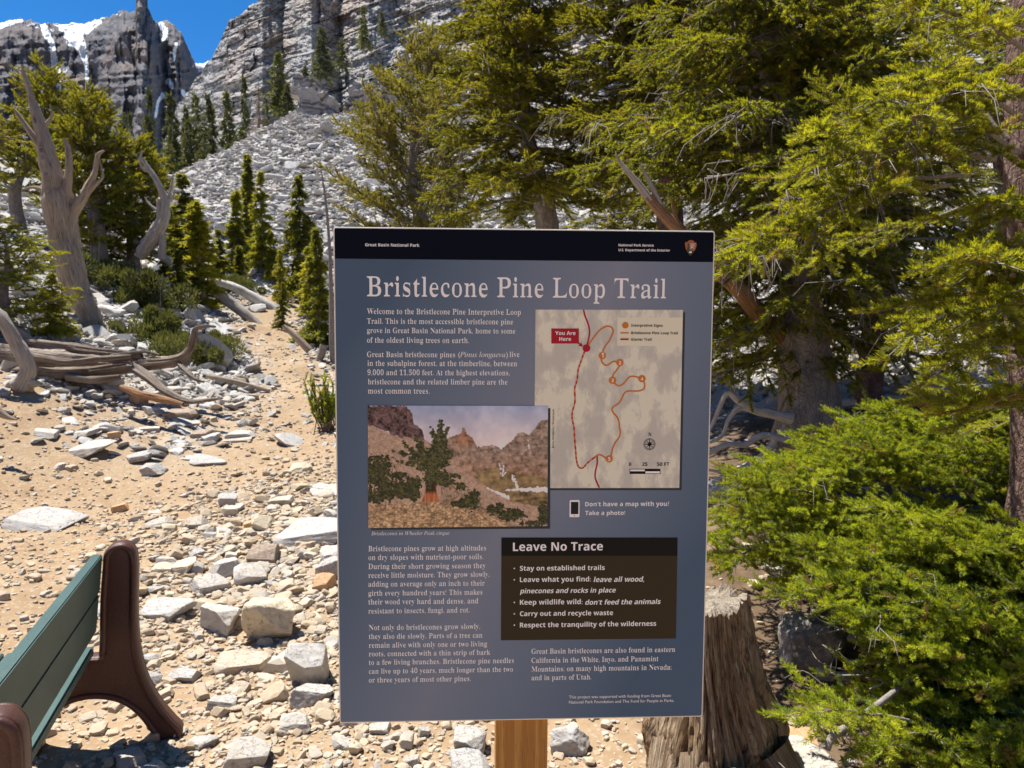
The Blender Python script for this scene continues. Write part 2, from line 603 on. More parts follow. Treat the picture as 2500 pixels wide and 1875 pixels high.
    # --- wood and bark along tube UVs
    def wood(name, c1, c2, c3, scale=(16, 1.6), bs=.6, dist=.008, rough=.8, knots=0.0):
        m, nt, b = new_mat(name, rough, .2)
        t = NT(nt)
        uv = t.coord('UV', (scale[0], scale[1], 1))
        g = t.noise(uv, 1.6, 8, .7, .8)
        g2 = t.noise(uv, 6.0, 6, .7, .2)
        n = t.noise(t.coord('Object'), 3.0, 4, .6)
        col = t.ramp(g, [(.34, c1), (.5, c2), (.64, c3)])
        col = t.mix(t.ramp(g2, [(.40, .9), (.48, 0.)]), col, tuple(v * .2 for v in c1))
        col = t.mix(t.ramp(n, [(.4, 0.), (.7, .55)]), col, t.mix(.5, c1, c3))
        t.link(col, b.inputs['Base Color'])
        t.bump(t.math('ADD', g, t.math('MULTIPLY', g2, .6)), bs, dist, b)
        M[name] = m
    wood('silver_wood', (.22, .18, .145), (.44, .39, .33), (.62, .58, .52), (13, 1.0), .8, .015)
    wood('old_wood', (.10, .07, .05), (.27, .20, .15), (.48, .42, .36), (12, .9), 1.0, .02)
    wood('snag_wood', (.25, .19, .145), (.42, .33, .25), (.52, .43, .34), (10, .7), .7, .02)
    wood('white_wood', (.36, .34, .31), (.54, .51, .47), (.66, .63, .58), (8, 1.5), .6, .01)
    wood('red_wood', (.20, .09, .045), (.38, .19, .09), (.48, .34, .22), (11, 1.0), .8, .015)
    wood('stump_wood', (.13, .072, .038), (.42, .285, .165), (.68, .55, .39), (13, 2.2), 1.0, .03)
    wood('cut_wood', (.20, .155, .11), (.34, .28, .21), (.46, .40, .32), (9, 9), .8, .01)
    wood('twig_bark', (.16, .13, .11), (.25, .22, .19), (.38, .35, .32), (4, 30), .3, .002)
    wood('brown_twig', (.15, .10, .07), (.26, .18, .12), (.34, .26, .19), (4, 30), .3, .002)
    def bark(name, c1, c2, c3, s=1.0):
        m, nt, b = new_mat(name, .9, .15)
        t = NT(nt)
        uv = t.coord('Object', (s, s, s * .55))
        nn = t.n('ShaderNodeTexNoise')
        t.link(uv, nn.inputs['Vector'])
        nn.inputs['Scale'].default_value = 9
        nn.inputs['Detail'].default_value = 5
        vm = t.n('ShaderNodeVectorMath', operation='MULTIPLY_ADD')
        t.link(nn.outputs[1], vm.inputs[0])
        vm.inputs[1].default_value = (.16, .16, .16)
        t.link(uv, vm.inputs[2])
        v = t.voro(vm.outputs[0], 34, 'DISTANCE_TO_EDGE')
        n = t.noise(uv, 15, 8, .75, .8)
        n2 = t.noise(uv, 90, 4, .7)
        col = t.ramp(n, [(.33, c1), (.5, c2), (.66, c3)])
        col = t.mix(t.ramp(v, [(0., .28), (.10, 0.)]), col, tuple(q * .5 for q in c1))
        t.link(col, b.inputs['Base Color'])
        t.bump(t.math('ADD', t.math('ADD', n, t.math('MULTIPLY', n2, .3)), t.ramp(v, [(0, 0.), (.2, .6)])), 1.0, .010, b)
        M[name] = m
    bark('bark_gray', (.15, .13, .12), (.27, .24, .225), (.40, .37, .35))
    bark('bark_brown', (.085, .052, .042), (.17, .105, .085), (.30, .22, .19), 1.3)
    # --- needles: leaf colour by twig, light passes through
    def needles(name, c1, c2, c3, trans=.35):
        m, nt, b = new_mat(name, .55, .35)
        t = NT(nt)
        r = t.rand()
        n = t.noise(t.coord('Generated'), 2, 1)
        geo = t.n('ShaderNodeNewGeometry')
        big = t.noise(geo.outputs['Position'], 1.6, 2)
        f = t.math('ADD', t.math('MULTIPLY', r, .75), t.math('MULTIPLY', t.math('SUBTRACT', big, .5), 1.3))
        col = t.ramp(f, [(.15, c1), (.50, c2), (.80, tuple(.5 * (a + b_) for a, b_ in zip(c2, c3))), (1.0, c3)])
        dead = t.math('LESS_THAN', t.math('FRACT', t.math('MULTIPLY', r, 37.0)), .045)
        col = t.mix(dead, col, (.20, .115, .05))
        t.link(col, b.inputs['Base Color'])
        tr = t.n('ShaderNodeBsdfTranslucent')
        t.link(t.mix(.5, col, (c3[0] * 1.5, c3[1] * 1.5, c3[2] * .6)), tr.inputs[0])
        mx = t.n('ShaderNodeMixShader')
        mx.inputs[0].default_value = trans
        t.link(b.outputs[0], mx.inputs[1])
        t.link(tr.outputs[0], mx.inputs[2])
        t.link(mx.outputs[0], nt.nodes['Material Output'].inputs[0])
        M[name] = m
    needles('needles_spruce', (.035, .058, .012), (.15, .185, .02), (.60, .56, .03), .34)
    needles('needles_bright', (.05, .10, .012), (.25, .33, .025), (.64, .64, .045), .38)
    needles('needles_foxtail', (.038, .052, .012), (.20, .215, .024), (.60, .53, .045), .34)
    needles('needles_pale', (.08, .082, .025), (.25, .235, .055), (.58, .50, .10))
    needles('needles_near', (.06, .09, .012), (.27, .31, .025), (.64, .58, .03), .40)
    needles('needles_pine', (.05, .062, .015), (.15, .165, .025), (.46, .42, .05))
    needles('needles_far', (.05, .06, .022), (.10, .115, .035), (.19, .185, .055), .3)
    # --- manufactured things
    def grainy(name, c, c2, rough, bs, sc):
        m, nt, b = new_mat(name, rough, .35)
        t = NT(nt)
        cc = t.coord('Object')
        n = t.noise(cc, sc, 5, .7)
        n2 = t.noise(t.coord('Object', (1, 1, 1)), 6, 3)
        t.link(t.mix(t.ramp(t.math('ADD', t.math('MULTIPLY', n, .7), t.math('MULTIPLY', n2, .3)), [(.35, 0.), (.65, 1.)]), c, c2), b.inputs['Base Color'])
        t.bump(n, bs, .003, b)
        M[name] = m
    grainy('green_plank', (.035, .070, .062), (.065, .125, .118), .5, .45, 210)
    grainy('brown_plastic', (.055, .024, .018), (.11, .05, .038), .42, .45, 160)
    m, nt, b = new_mat('oak', .55, .3)
    t = NT(nt)
    wob = t.noise(t.coord('Object', (1.0, 1.0, .35)), 5, 2)
    cc = t.coord('Object', (60, 60, 1.1))
    g = t.noise(cc, 2.2, 5, .6, .3)
    wv = t.n('ShaderNodeTexWave', wave_type='BANDS', bands_direction='X')
    wv.inputs['Scale'].default_value = 14
    wv.inputs['Distortion'].default_value = 6
    wv.inputs['Detail'].default_value = 3
    wv.inputs['Detail Scale'].default_value = .8
    t.link(t.coord('Object', (1.0, 1.0, .16)), wv.inputs['Vector'])
    pores = t.noise(t.coord('Object', (500, 500, 14)), 1.0, 3, .6)
    col = t.mix(t.math('MULTIPLY', wv.outputs[1], .8), (.50, .27, .075), (.36, .165, .035))
    col = t.mix(t.ramp(g, [(.42, .75), (.6, 0.)]), col, (.30, .135, .03))
    col = t.mix(t.ramp(pores, [(.34, .8), (.44, 0.)]), col, (.20, .085, .02))
    t.link(col, b.inputs['Base Color'])
    t.bump(g, .15, .001, b)
    M['oak'] = m
    flat('panel_edge', (.74, .71, .64), .5)
    flat('ink_header', (.002, .004, .012), .55, .08)
    flat('ink_white', (.92, .92, .93), .6, .2)
    flat('ink_black', (.008, .008, .009), .5, .12)
    flat('ink_brown', (.045, .034, .019), .5, .12)
    flat('ink_orange', (.62, .20, .03), .55)
    flat('ink_red', (.42, .012, .03), .55)
    flat('ink_darkred', (.42, .03, .01), .55)
    flat('ink_salmon', (.62, .22, .11), .55)
    flat('ink_shade', (.035, .045, .06), .5)
    flat('ink_legend', (.80, .78, .61), .6)
    flat('logo_brown', (.36, .13, .05), .6)
    flat('logo_green', (.03, .07, .04), .6)
    flat('screen_grey', (.015, .018, .025), .6)
    m, nt, b = new_mat('ink_blue', .5, .05)          # the printed blue-to-mauve field
    t = NT(nt)
    c = t.coord('Object')
    sp = t.n('ShaderNodeSeparateXYZ')
    t.link(c, sp.inputs[0])
    # mauve glow printed diagonally across the middle
    d1 = t.math('SUBTRACT', t.math('MULTIPLY', sp.outputs[0], 1.6), t.math('MULTIPLY', t.math('SUBTRACT', sp.outputs[2], 0.0), .7))
    w = t.noise(c, 1.7, 2, .4)
    f = t.math('ADD', t.math('ABSOLUTE', d1), t.math('MULTIPLY', t.math('SUBTRACT', w, .5), .5))
    t.link(t.ramp(f, [(.0, (.25, .275, .35)), (.22, (.175, .225, .305)), (.55, (.085, .135, .21))]), b.inputs['Base Color'])
    M['ink_blue'] = m
    m, nt, b = new_mat('ink_map', .6, .2)
    t = NT(nt)
    c = t.coord('Object', (26, 26, 15), (0, .25, 0))
    n = t.noise(c, 1.0, 5, .6)
    n2 = t.noise(c, 5, 3, .6)
    f = t.math('ADD', n, t.math('MULTIPLY', n2, .14))
    t.link(t.ramp(f, [(.44, (.80, .79, .64)), (.52, (.80, .79, .64)), (.56, (.68, .67, .57)), (.64, (.58, .57, .51))]), b.inputs['Base Color'])
    M['ink_map'] = m
    m, nt, b = new_mat('ink_picture', .5, .3)
    t = NT(nt)
    t.link(t.attr('paint', 'Color'), b.inputs['Base Color'])
    M['ink_picture'] = m

make_materials()

# ------------------------------------------------------------------ terrain sheet
def build_ground():
    a1 = np.radians(np.arange(-46, 48.01, .16))
    a2 = np.radians(np.arange(51, 313, 4.0))
    ang = np.r_[a1, a2]
    rad = np.r_[0.0, np.geomspace(.35, 80, 330), 88, 98, 110, 125, 145, 170, 220, 400, 900, 2500, 6000]
    A, R = np.meshgrid(ang, rad)
    x, y = R * np.sin(A), R * np.cos(A)
    z = H(x, y)
    n, k = x.shape
    V = np.stack([x, y, z], -1).reshape(-1, 3)
    i = np.arange(n - 1)[:, None] * k
    j = np.arange(k)[None, :]
    F = np.stack([i + j, i + k + j, i + k + (j + 1) % k, i + (j + 1) % k], -1).reshape(-1, 4)
    rocky = rocky_mask(V[:, 0], V[:, 1])
    me = raw_mesh('ground', V, F, M['dirt'], True, None, {'rocky': rocky, 'duff_shade': duff_shade_mask(V[:, 0], V[:, 1])})
    tag(link('ground', me), kind='structure')

def rocky_mask(x, y):
    """1 on the white stone slopes, 0 on the beaten dirt of the clearing and the path"""
    p = np.stack([x, y], -1)
    # path axis from the clearing up to the notch
    path = np.array([(-2.3, 5.2), (-2.4, 6.8), (-2.4, 8.2), (-2.9, 10.3), (-4.0, 13), (-5.3, 16), (-5.6, 19)])
    s = spline(path, 60)
    d = np.full(len(x), 1e9)
    for q in s:
        d = np.minimum(d, np.hypot(x - q[0], y - q[1]))
    n = fbm(p * .8, 3, 21) * .35
    base = 1 / (1 + np.exp(-(y - 7.7 + .30 * x + n * 2.2) * 2.0))
    onpath = 1 / (1 + np.exp((d - .85 + n * .5) * 5))
    return np.clip(base * (1 - onpath), 0, 1)

def duff_shade_mask(x, y):
    """dark needle litter under the spruces, also painting the shade beside the stump"""
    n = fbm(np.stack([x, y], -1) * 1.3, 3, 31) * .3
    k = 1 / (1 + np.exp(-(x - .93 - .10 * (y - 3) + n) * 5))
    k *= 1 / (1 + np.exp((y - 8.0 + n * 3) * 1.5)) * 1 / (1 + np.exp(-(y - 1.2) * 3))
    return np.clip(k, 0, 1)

build_ground()

# ------------------------------------------------------------------ cliff and mountain
def interp(xs, pts):
    pts = np.array(pts, float)
    return np.interp(xs, pts[:, 0], pts[:, 1])

def build_mountain():
    xs = np.r_[np.linspace(-420, -10, 60), np.linspace(0, 540, 420), np.linspace(548, 900, 40)]
    sky_line = [(-420, 160), (-250, 95), (-120, 75), (0, 57), (25, 50), (50, 46), (62, 50), (75, 50), (88, 58), (100, 57), (130, 60), (160, 56), (200, 57), (225, 50), (240, 48), (262, 43), (275, 38), (290, 29), (300, 27),
                (324, 26), (331, 22), (333, -12), (336, -40), (352, -42), (359, -30), (361, 20), (368, 36), (374, 50), (388, 53), (402, 49), (415, 52), (428, 62), (437, 72), (446, 82), (452, 100), (460, 118), (470, 140),
                (479, 158), (490, 156), (500, 153), (515, 151), (560, 160), (900, 190)]
    top = interp(xs, sky_line) + vnoise(np.stack([xs * .12, xs * 0], -1), 5) * 3.5 + vnoise(np.stack([xs * .4, xs * 0], -1), 6) * 1.6
    t = np.linspace(0, 1, 230) ** .9
    PX = np.repeat(xs[None], len(t), 0)
    PY = top[None] + (430 - top[None]) * t[:, None]
    p = np.stack([PX / 60, PY / 60], -1)
    gul = np.abs(fbm(np.stack([PX / 45 + .12 * np.sin(PY / 50), PY / 210], -1), 4, 41))
    lay = vnoise(np.stack([PX / 400, PY / 7.0 + PX * .01], -1), 43)
    rough = fbm(p * 3.2, 5, 44)
    but = interp(xs, [(-420, 0), (100, 10), (130, 45), (180, 45), (215, 35), (265, -20), (300, -70), (345, -95), (372, -60), (385, -20), (400, 20), (430, 10), (470, 60), (520, 220), (900, 300)])
    pin = 1 - np.exp(-((xs - 345) / 22) ** 2) * 1.0
    depth = 1250 + but[None] * 1.0 - 150 * t[:, None] - 60 * np.clip(t[:, None] / (.13 + .5 * (1 - pin[None])), 0, 1) ** .8 + gul * 34 + lay * 5 + rough * 8
    V = at(PX, PY, depth)
    # summit rim falls away behind
    n, k = PX.shape
    back = V[0] * np.array([1.12, 1.12, 1.0]) - np.array([0, 0, 30.0])
    back2 = V[0] * np.array([1.7, 1.7, 1.0]) - np.array([0, 0, 700.0])
    V = np.concatenate([back2[None], back[None], V])
    n += 2
    i = np.arange(n - 1)[:, None] * k
    j = np.arange(k - 1)[None, :]
    F = np.stack([i + j, i + k + j, i + k + j + 1, i + j + 1], -1).reshape(-1, 4)
    snow = np.zeros_like(PX)
    def streak(pts, w, amp=1.0):
        s = spline(np.array(pts, float), 40)
        nonlocal snow
        for q in s:
            ww = q[2] if len(q) > 2 else w
            d = np.hypot((PX - q[0]) / ww, (PY - q[1]) / (ww * 1.3))
            snow = np.maximum(snow, amp * np.clip(1.35 - d, 0, 1))
    streak([(-200, 100, 20), (0, 62, 8), (30, 54, 5), (55, 50, 3)], 5)
    streak([(104, 60, 8), (113, 80, 10), (126, 105, 8), (131, 135, 9), (137, 170, 12), (143, 205, 8), (146, 218, 3)], 8)
    streak([(150, 64, 14), (185, 70, 22), (215, 66, 18), (245, 54, 7)], 20, .66)
    streak([(175, 85, 22), (195, 108, 16), (204, 135, 9), (211, 165, 6), (212, 200, 5), (210, 225, 3)], 8)
    streak([(150, 180, 5), (165, 165, 4)], 5, .9)
    streak([(392, 58, 9), (405, 80, 10), (398, 96, 6)], 8, .78)
    streak([(430, 108, 5), (426, 130, 5), (423, 150, 3)], 4)
    streak([(412, 200, 8), (420, 212, 6)], 6)
    streak([(398, 232, 7), (386, 250, 4), (380, 285, 4)], 5, .9)
    streak([(446, 225, 7), (455, 235, 6)], 6, .9)
    streak([(414, 240, 4), (420, 268, 4)], 4, .9)
    streak([(484, 158, 9), (510, 155, 9)], 8)
    dust = .52 * np.clip(1 - t[:, None] * 7, 0, 1) * (vnoise(np.stack([PX / 9, PY / 6], -1), 51) > -.1) * interp(xs, [(0, 1), (240, 1), (300, .9), (330, 0), (360, 0), (380, .8), (470, .4), (500, 1)])[None]
    snow = np.maximum(snow, dust)
    sn = np.concatenate([np.ones((2, k)), snow]).ravel()
    me = raw_mesh('mountain', V.reshape(-1, 3), F, M['mountain_rock'], True, None, {'snow': sn})
    tag(link('mountain', me), kind='structure')

build_mountain()

def cliff_top(xs):
    return interp(xs, [(395, 345), (410, 325), (430, 268), (450, 238), (470, 205), (490, 178), (500, 163), (515, 140), (530, 112), (545, 88), (558, 58), (575, 42), (598, 24), (612, 14), (630, 3), (645, -12),
                       (700, -60), (900, -190), (1300, -320), (2000, -420), (3000, -300), (3400, -200)])

def build_cliff():
    xs = np.r_[np.linspace(398, 1240, 620), np.linspace(1246, 3300, 200)]
    top = cliff_top(xs) + fbm(np.stack([xs / 14, xs * 0], -1), 3, 61) * 7
    base = interp(xs, [(398, 430), (500, 400), (600, 345), (700, 300), (1000, 345), (1400, 330), (2200, 300), (3300, 300)]) + 45
    t = np.linspace(0, 1, 420)
    PX = np.repeat(xs[None], len(t), 0)
    PY = top[None] + (base - top)[None] * t[:, None]
    # beds dip: iso-lines rise to the right; each bed is a wall with a stony ledge on it, broken into blocks
    dipc = PY + .36 * (PX - 600)
    bed = dipc / 58.0 + .30 * fbm(np.stack([PX / 260, PY / 200], -1), 3, 62)
    fl = np.floor(bed)
    fr = bed - fl
    wv = _hash(fl.astype(np.int64), np.floor(PX / 190 + fl * .37 + .3 * fbm(np.stack([PX / 60, PY / 60], -1), 2, 74)).astype(np.int64), fl.astype(np.int64) * 0, 5)
    lf = np.where(wv < .5, .05, .10 + .45 * (wv - .5))
    prof = np.where(fr < lf, fr / lf, 1.0)
    up = bed.max() - bed * .85 - .25 * (fl + 1.0 - prof)
    depth = 52 + 3.2 * up
    depth += interp(xs, [(398, 34), (470, 22), (560, 6), (640, 0), (900, 0), (1200, 0), (2000, -6), (3300, -20)])[None]
    wx = PX + 9 * fbm(np.stack([PX / 30, PY / 30], -1), 2, 68)
    wy = dipc + 5 * fbm(np.stack([PX / 30, PY / 30], -1), 2, 69)
    for cw, chh, amp_ in ((120, 60, 2.2), (46, 19, 1.1), (19, 8, .55)):
        row = np.floor(wy / chh)
        colm = np.floor(wx / cw + _hash(row.astype(np.int64), row.astype(np.int64) * 0, row.astype(np.int64) * 0, 11) * 3)
        depth += amp_ * (_hash(row.astype(np.int64), colm.astype(np.int64), row.astype(np.int64) * 0 + cw, 12) - .5)
    depth += fbm(np.stack([PX / 30, PY / 22], -1), 4, 64) * .8 + fbm(np.stack([PX / 8, PY / 6], -1), 3, 67) * .22
    gul = interp(xs, [(398, 0), (640, 0), (690, 6), (760, -3), (830, 7), (900, -2), (1000, 5), (1100, 0), (3300, 0)])[None]
    depth += gul
    V = at(PX, PY, depth)
    ledge = np.clip(1 - np.abs(fr - lf * .5) / (lf * .5), 0, 1) ** .5 * (fr < lf)
    ledge = np.clip(ledge * (.6 + .8 * vnoise(np.stack([PX / 50, PY / 40], -1), 70)) + .35 * vnoise(np.stack([PX / 12, PY / 9], -1), 66), 0, 1)
    n, k = PX.shape
    back = V[0] * np.array([1.3, 1.3, 1.0]) + np.array([0, 0, 1.0])
    back2 = V[0] * np.array([2.2, 2.2, 1.0]) - np.array([0, 0, 60.0])
    V = np.concatenate([back2[None], back[None], V])
    ledge = np.concatenate([np.zeros((2, k)), ledge])
    n += 2
    i = np.arange(n - 1)[:, None] * k
    j = np.arange(k - 1)[None, :]
    F = np.stack([i + j, i + k + j, i + k + j + 1, i + j + 1], -1).reshape(-1, 4)
    me = raw_mesh('cliff', V.reshape(-1, 3), F, M['cliff_rock'], False, None, {'ledge': ledge.ravel()})
    tag(link('cliff', me), kind='structure')

build_cliff()

# ------------------------------------------------------------------ rocks
def ico(sub):
    bm = bmesh.new()
    bmesh.ops.create_icosphere(bm, subdivisions=sub, radius=1)
    V = np.array([v.co[:] for v in bm.verts])
    F = np.array([[v.index for v in f.verts] for f in bm.faces])
    bm.free()
    return V, F
ICO = {s: ico(s) for s in (1, 2, 3, 4, 5)}

def rock_mesh(name, seed, mat, sub=4, flat_=1.0, cuts=14, rough=.03, sharp=.82):
    """stone of unit half-size: a ball cut by random planes, bedded and pitted"""
    r = np.random.default_rng(seed)
    V, F = ICO[sub]
    V = V.copy()
    N = r.normal(size=(cuts, 3))
    sk = r.normal(0, .22, (6, 3))
    N[:6] = np.array([(0, 0, 1), (0, 0, -1), (1, 0, 0), (-1, 0, 0), (0, 1, 0), (0, -1, 0)]) + sk
    N /= np.linalg.norm(N, axis=1)[:, None]
    for i, nn in enumerate(N):
        d = (r.uniform(.48, .66) if i < 6 else r.uniform(.60, .82)) if cuts < 13 else r.uniform(.55, .82)
        s = V @ nn
        over = s > d
        V[over] -= np.outer((s[over] - d) * .97, nn)
    if sub > 2:
        nn = fbm(V * 2.3 + seed, 4, seed)
        V *= 1 + (rough * nn)[:, None]
        V *= 1 + (rough * .5 * fbm(V * np.array([4, 4, 16]) + seed, 3, seed + 4))[:, None]
    V /= np.abs(V).max(0)
    V[:, 2] *= flat_
    return raw_mesh(name, V, F, M[mat] if mat else None, sub >= 5)

# named rocks, measured on the photograph: centre x, bottom y, width, height (px), shape, material, turn, label
HERO = [
    (108, 1292, 182, 62, 'slab', 'stone_gray', .25, 'long pale grey slab lying alone on the dirt above the green bench'),
    (768, 1328, 190, 86, 'slab', 'stone_gray', .1, 'large flat blue-grey slab propped up beside the sign edge'),
    (655, 1565, 140, 158, 'boulder', 'stone_cream', .5, 'big cream coloured boulder in the middle of the rock pile left of the sign'),
    (540, 1548, 112, 100, 'block', 'stone_white', .2, 'pinkish white layered block leaning against the cream boulder'),
    (612, 1432, 92, 72, 'block', 'stone_white', .9, 'squared pale block standing just behind the cream boulder'),
    (405, 1512, 140, 58, 'slab', 'stone_gray', .2, 'low grey wedge of rock right of the brown bench end'),
    (512, 1446, 90, 52, 'block', 'stone_white', 1.3, 'white stone touching the back of the pinkish layered block'),
    (592, 1645, 135, 72, 'slab', 'stone', .4, 'flat tan rock lying below the cream boulder'),
    (756, 1672, 104, 150, 'block', 'stone_gray', .2, 'tall folded grey-tan rock next to the lower left sign edge'),
    (606, 1885, 130, 85, 'block', 'stone_white', .8, 'pointed white rock at the bottom edge left of the sign'),
    (722, 1790, 86, 44, 'block', 'stone_white', .3, 'whitish rock half sunk in dirt below the sign corner'),
    (367, 1680, 56, 66, 'block', 'stone_gray', .3, 'upright dark blue-grey stone right of the bench upright'),
    (452, 1665, 92, 50, 'slab', 'stone_gray', .1, 'rounded grey slab stone between the bench and the flat tan rock'),
    (540, 1732, 76, 46, 'slab', 'stone_gray', .7, 'thin tilted blue-grey stone on open dirt right of the bench foot'),
    (645, 1376, 78, 58, 'block', 'stone_brown', .4, 'dark brown cube of rock behind the pile left of the sign'),
    (806, 1425, 66, 104, 'block', 'stone_gray', .4, 'upright grey rock under the big slab at the sign edge'),
    (790, 1445, 62, 56, 'block', 'stone_orange', .4, 'small orange stone at the foot of the upright grey rock by the sign'),
    (705, 1417, 32, 28, 'boulder', 'stone_gray', .4, 'small rounded blue-grey stone left of the orange stone'),
    (218, 1116, 122, 48, 'slab', 'stone_white', .3, 'largest white slab of the row on the dirt at left'),
    (204, 1068, 76, 22, 'slab', 'stone_white', .1, 'narrow white slab just behind the largest white slab at left'),
    (112, 1069, 70, 24, 'slab', 'stone_white', .5, 'flat white slab leftmost of the row on the dirt'),
    (156, 1010, 28, 22, 'block', 'stone_gray', .5, 'lone little grey cube of stone in front of the fallen trunk'),
    (276, 1074, 34, 30, 'block', 'stone_orange', .5, 'rusty stone at the right end of the row of white slabs'),
    (375, 1160, 66, 36, 'boulder', 'stone_gray', .2, 'dark grey rounded stone in the middle of the clearing'),
    (500, 1136, 110, 30, 'slab', 'stone_gray', .1, 'long grey slab half buried across the middle of the clearing'),
    (440, 1026, 96, 40, 'slab', 'stone_brown', .2, 'pinkish brown flat rock below the roots of the fallen trunk'),
    (384, 1013, 56, 20, 'slab', 'stone_white', .2, 'thin white slab left of the pinkish brown flat rock'),
    (500, 1072, 60, 34, 'block', 'stone_brown', .2, 'tan broken rock in the cluster below the fallen trunk'),
    (590, 1072, 74, 32, 'slab', 'stone_gray', .6, 'grey wedge at the right end of the cluster by the path'),
    (368, 1056, 52, 24, 'slab', 'stone_white', .9, 'white wedge at the left end of the cluster by the path'),
    (730, 1154, 66, 30, 'boulder', 'stone_cream', .2, 'rounded tan stone in the path beside the sign'),
    (555, 1236, 56, 40, 'block', 'stone_gray', .4, 'grey stone at the upper edge of the rubble above the pile'),
    (690, 1235, 66, 36, 'slab', 'stone', .4, 'flat pale stone in rubble just above the large blue-grey slab'),
    (640, 1298, 60, 52, 'block', 'stone_cream', .7, 'pointed tan stone left of the large blue-grey slab'),
    (480, 1290, 60, 34, 'block', 'stone', .7, 'pale angular stone in the rubble left of the pointed tan stone'),
    (1150, 1838, 92, 78, 'boulder', 'stone_white', .2, 'white overhanging rock left of the sign post'),
    (1140, 1895, 130, 62, 'slab', 'stone_gray', .4, 'grey slab at the bottom edge left of the sign post'),
    (1390, 1842, 106, 92, 'boulder', 'stone_gray', .4, 'bluish grey rock right of the sign post'),
    (1268, 1885, 70, 60, 'block', 'stone_white', .4, 'white stone almost touching the right side of the sign post'),
    (925, 1790, 62, 34, 'slab', 'stone_white', .4, 'flat white stone right under the bottom edge of the sign'),
    (1034, 1800, 36, 30, 'block', 'stone_white', .4, 'little white angular stone under the sign left of the post'),
    (1006, 1872, 46, 54, 'slab', 'stone', .4, 'upright tan flake of stone at the bottom edge below the sign'),
    (1598, 1806, 42, 36, 'boulder', 'stone_white', .4, 'white speckled stone beside the stump root'),
    (1612, 1846, 32, 26, 'block', 'stone_white', .4, 'small white stone touching the stump root from below'),
    (1966, 1905, 160, 90, 'boulder', 'stone_white', .2, 'smooth white boulder at the bottom edge under the spruce boughs'),
    (1958, 1850, 130, 82, 'block', 'stone_orange', .3, 'orange-tan angular rock behind the smooth white boulder'),
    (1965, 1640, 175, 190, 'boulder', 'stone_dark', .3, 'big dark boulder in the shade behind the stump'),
    (2135, 1625, 66, 44, 'boulder', 'stone_white', .3, 'pale rounded stone under the boughs right of the dark boulder'),
    (2010, 1662, 56, 42, 'boulder', 'stone_white', .3, 'pale stone at the foot of the dark boulder'),
    (2060, 1670, 46, 40, 'block', 'stone_gray', .3, 'grey stone right of the pale stone by the dark boulder'),
]
SHAPE = {'slab': (.30, 10, .025), 'block': (.8, 9, .035), 'boulder': (.85, 16, .05)}

def build_hero_rocks():
    out = []
    for i, (px, py, w, h, shp, mat, turn, lab) in enumerate(HERO):
        g = ground_at(px, py)
        d = g[1]
        fl, cuts, rg = SHAPE[shp]
        me = rock_mesh('rock', 100 + i * 7, mat, 5 if w > 70 else 4, 1.0, cuts, rg)
        hw = w / FPX * d / 2
        hh = h / FPX * d / 2
        if shp == 'slab':
            dz, dy = hh * .62, hw * .75
        else:
            dz, dy = hh * .9, hw * .8
        o = link('rock', me)
        cy = g[1] + dy * .6
        cx = g[0] * (cy / g[1])
        zz = float(H(cx, cy))
        o.location = (cx, cy, zz + dz * .48)
        o.scale = (hw, dy, dz)
        o.rotation_euler = (RNG.uniform(.15, .4), RNG.uniform(-.15, .15), (turn - .4) * .9)
        if shp == 'slab':
            o.rotation_euler[0] = .14
        tag(o, lab, 'rock')
        out.append((cx, cy, hw))
    return out

HERO_POS = build_hero_rocks()
ROCK_LIB = [rock_mesh('stone', 300 + i, 'stone', 4 if i < 8 else 3, 1.0, 11, .04) for i in range(14)]

def noun_phrase(lab):
    stop = ('lying', 'propped', 'in', 'left', 'leaning', 'standing', 'right', 'touching', 'below', 'next', 'at', 'half', 'behind', 'under', 'of', 'just', 'with', 'almost', 'beside', 'between', 'leftmost', 'on', 'above')
    w = lab.split()
    k = next((i for i, v in enumerate(w) if v in stop and i > 1), len(w))
    return ' '.join(w[:k])

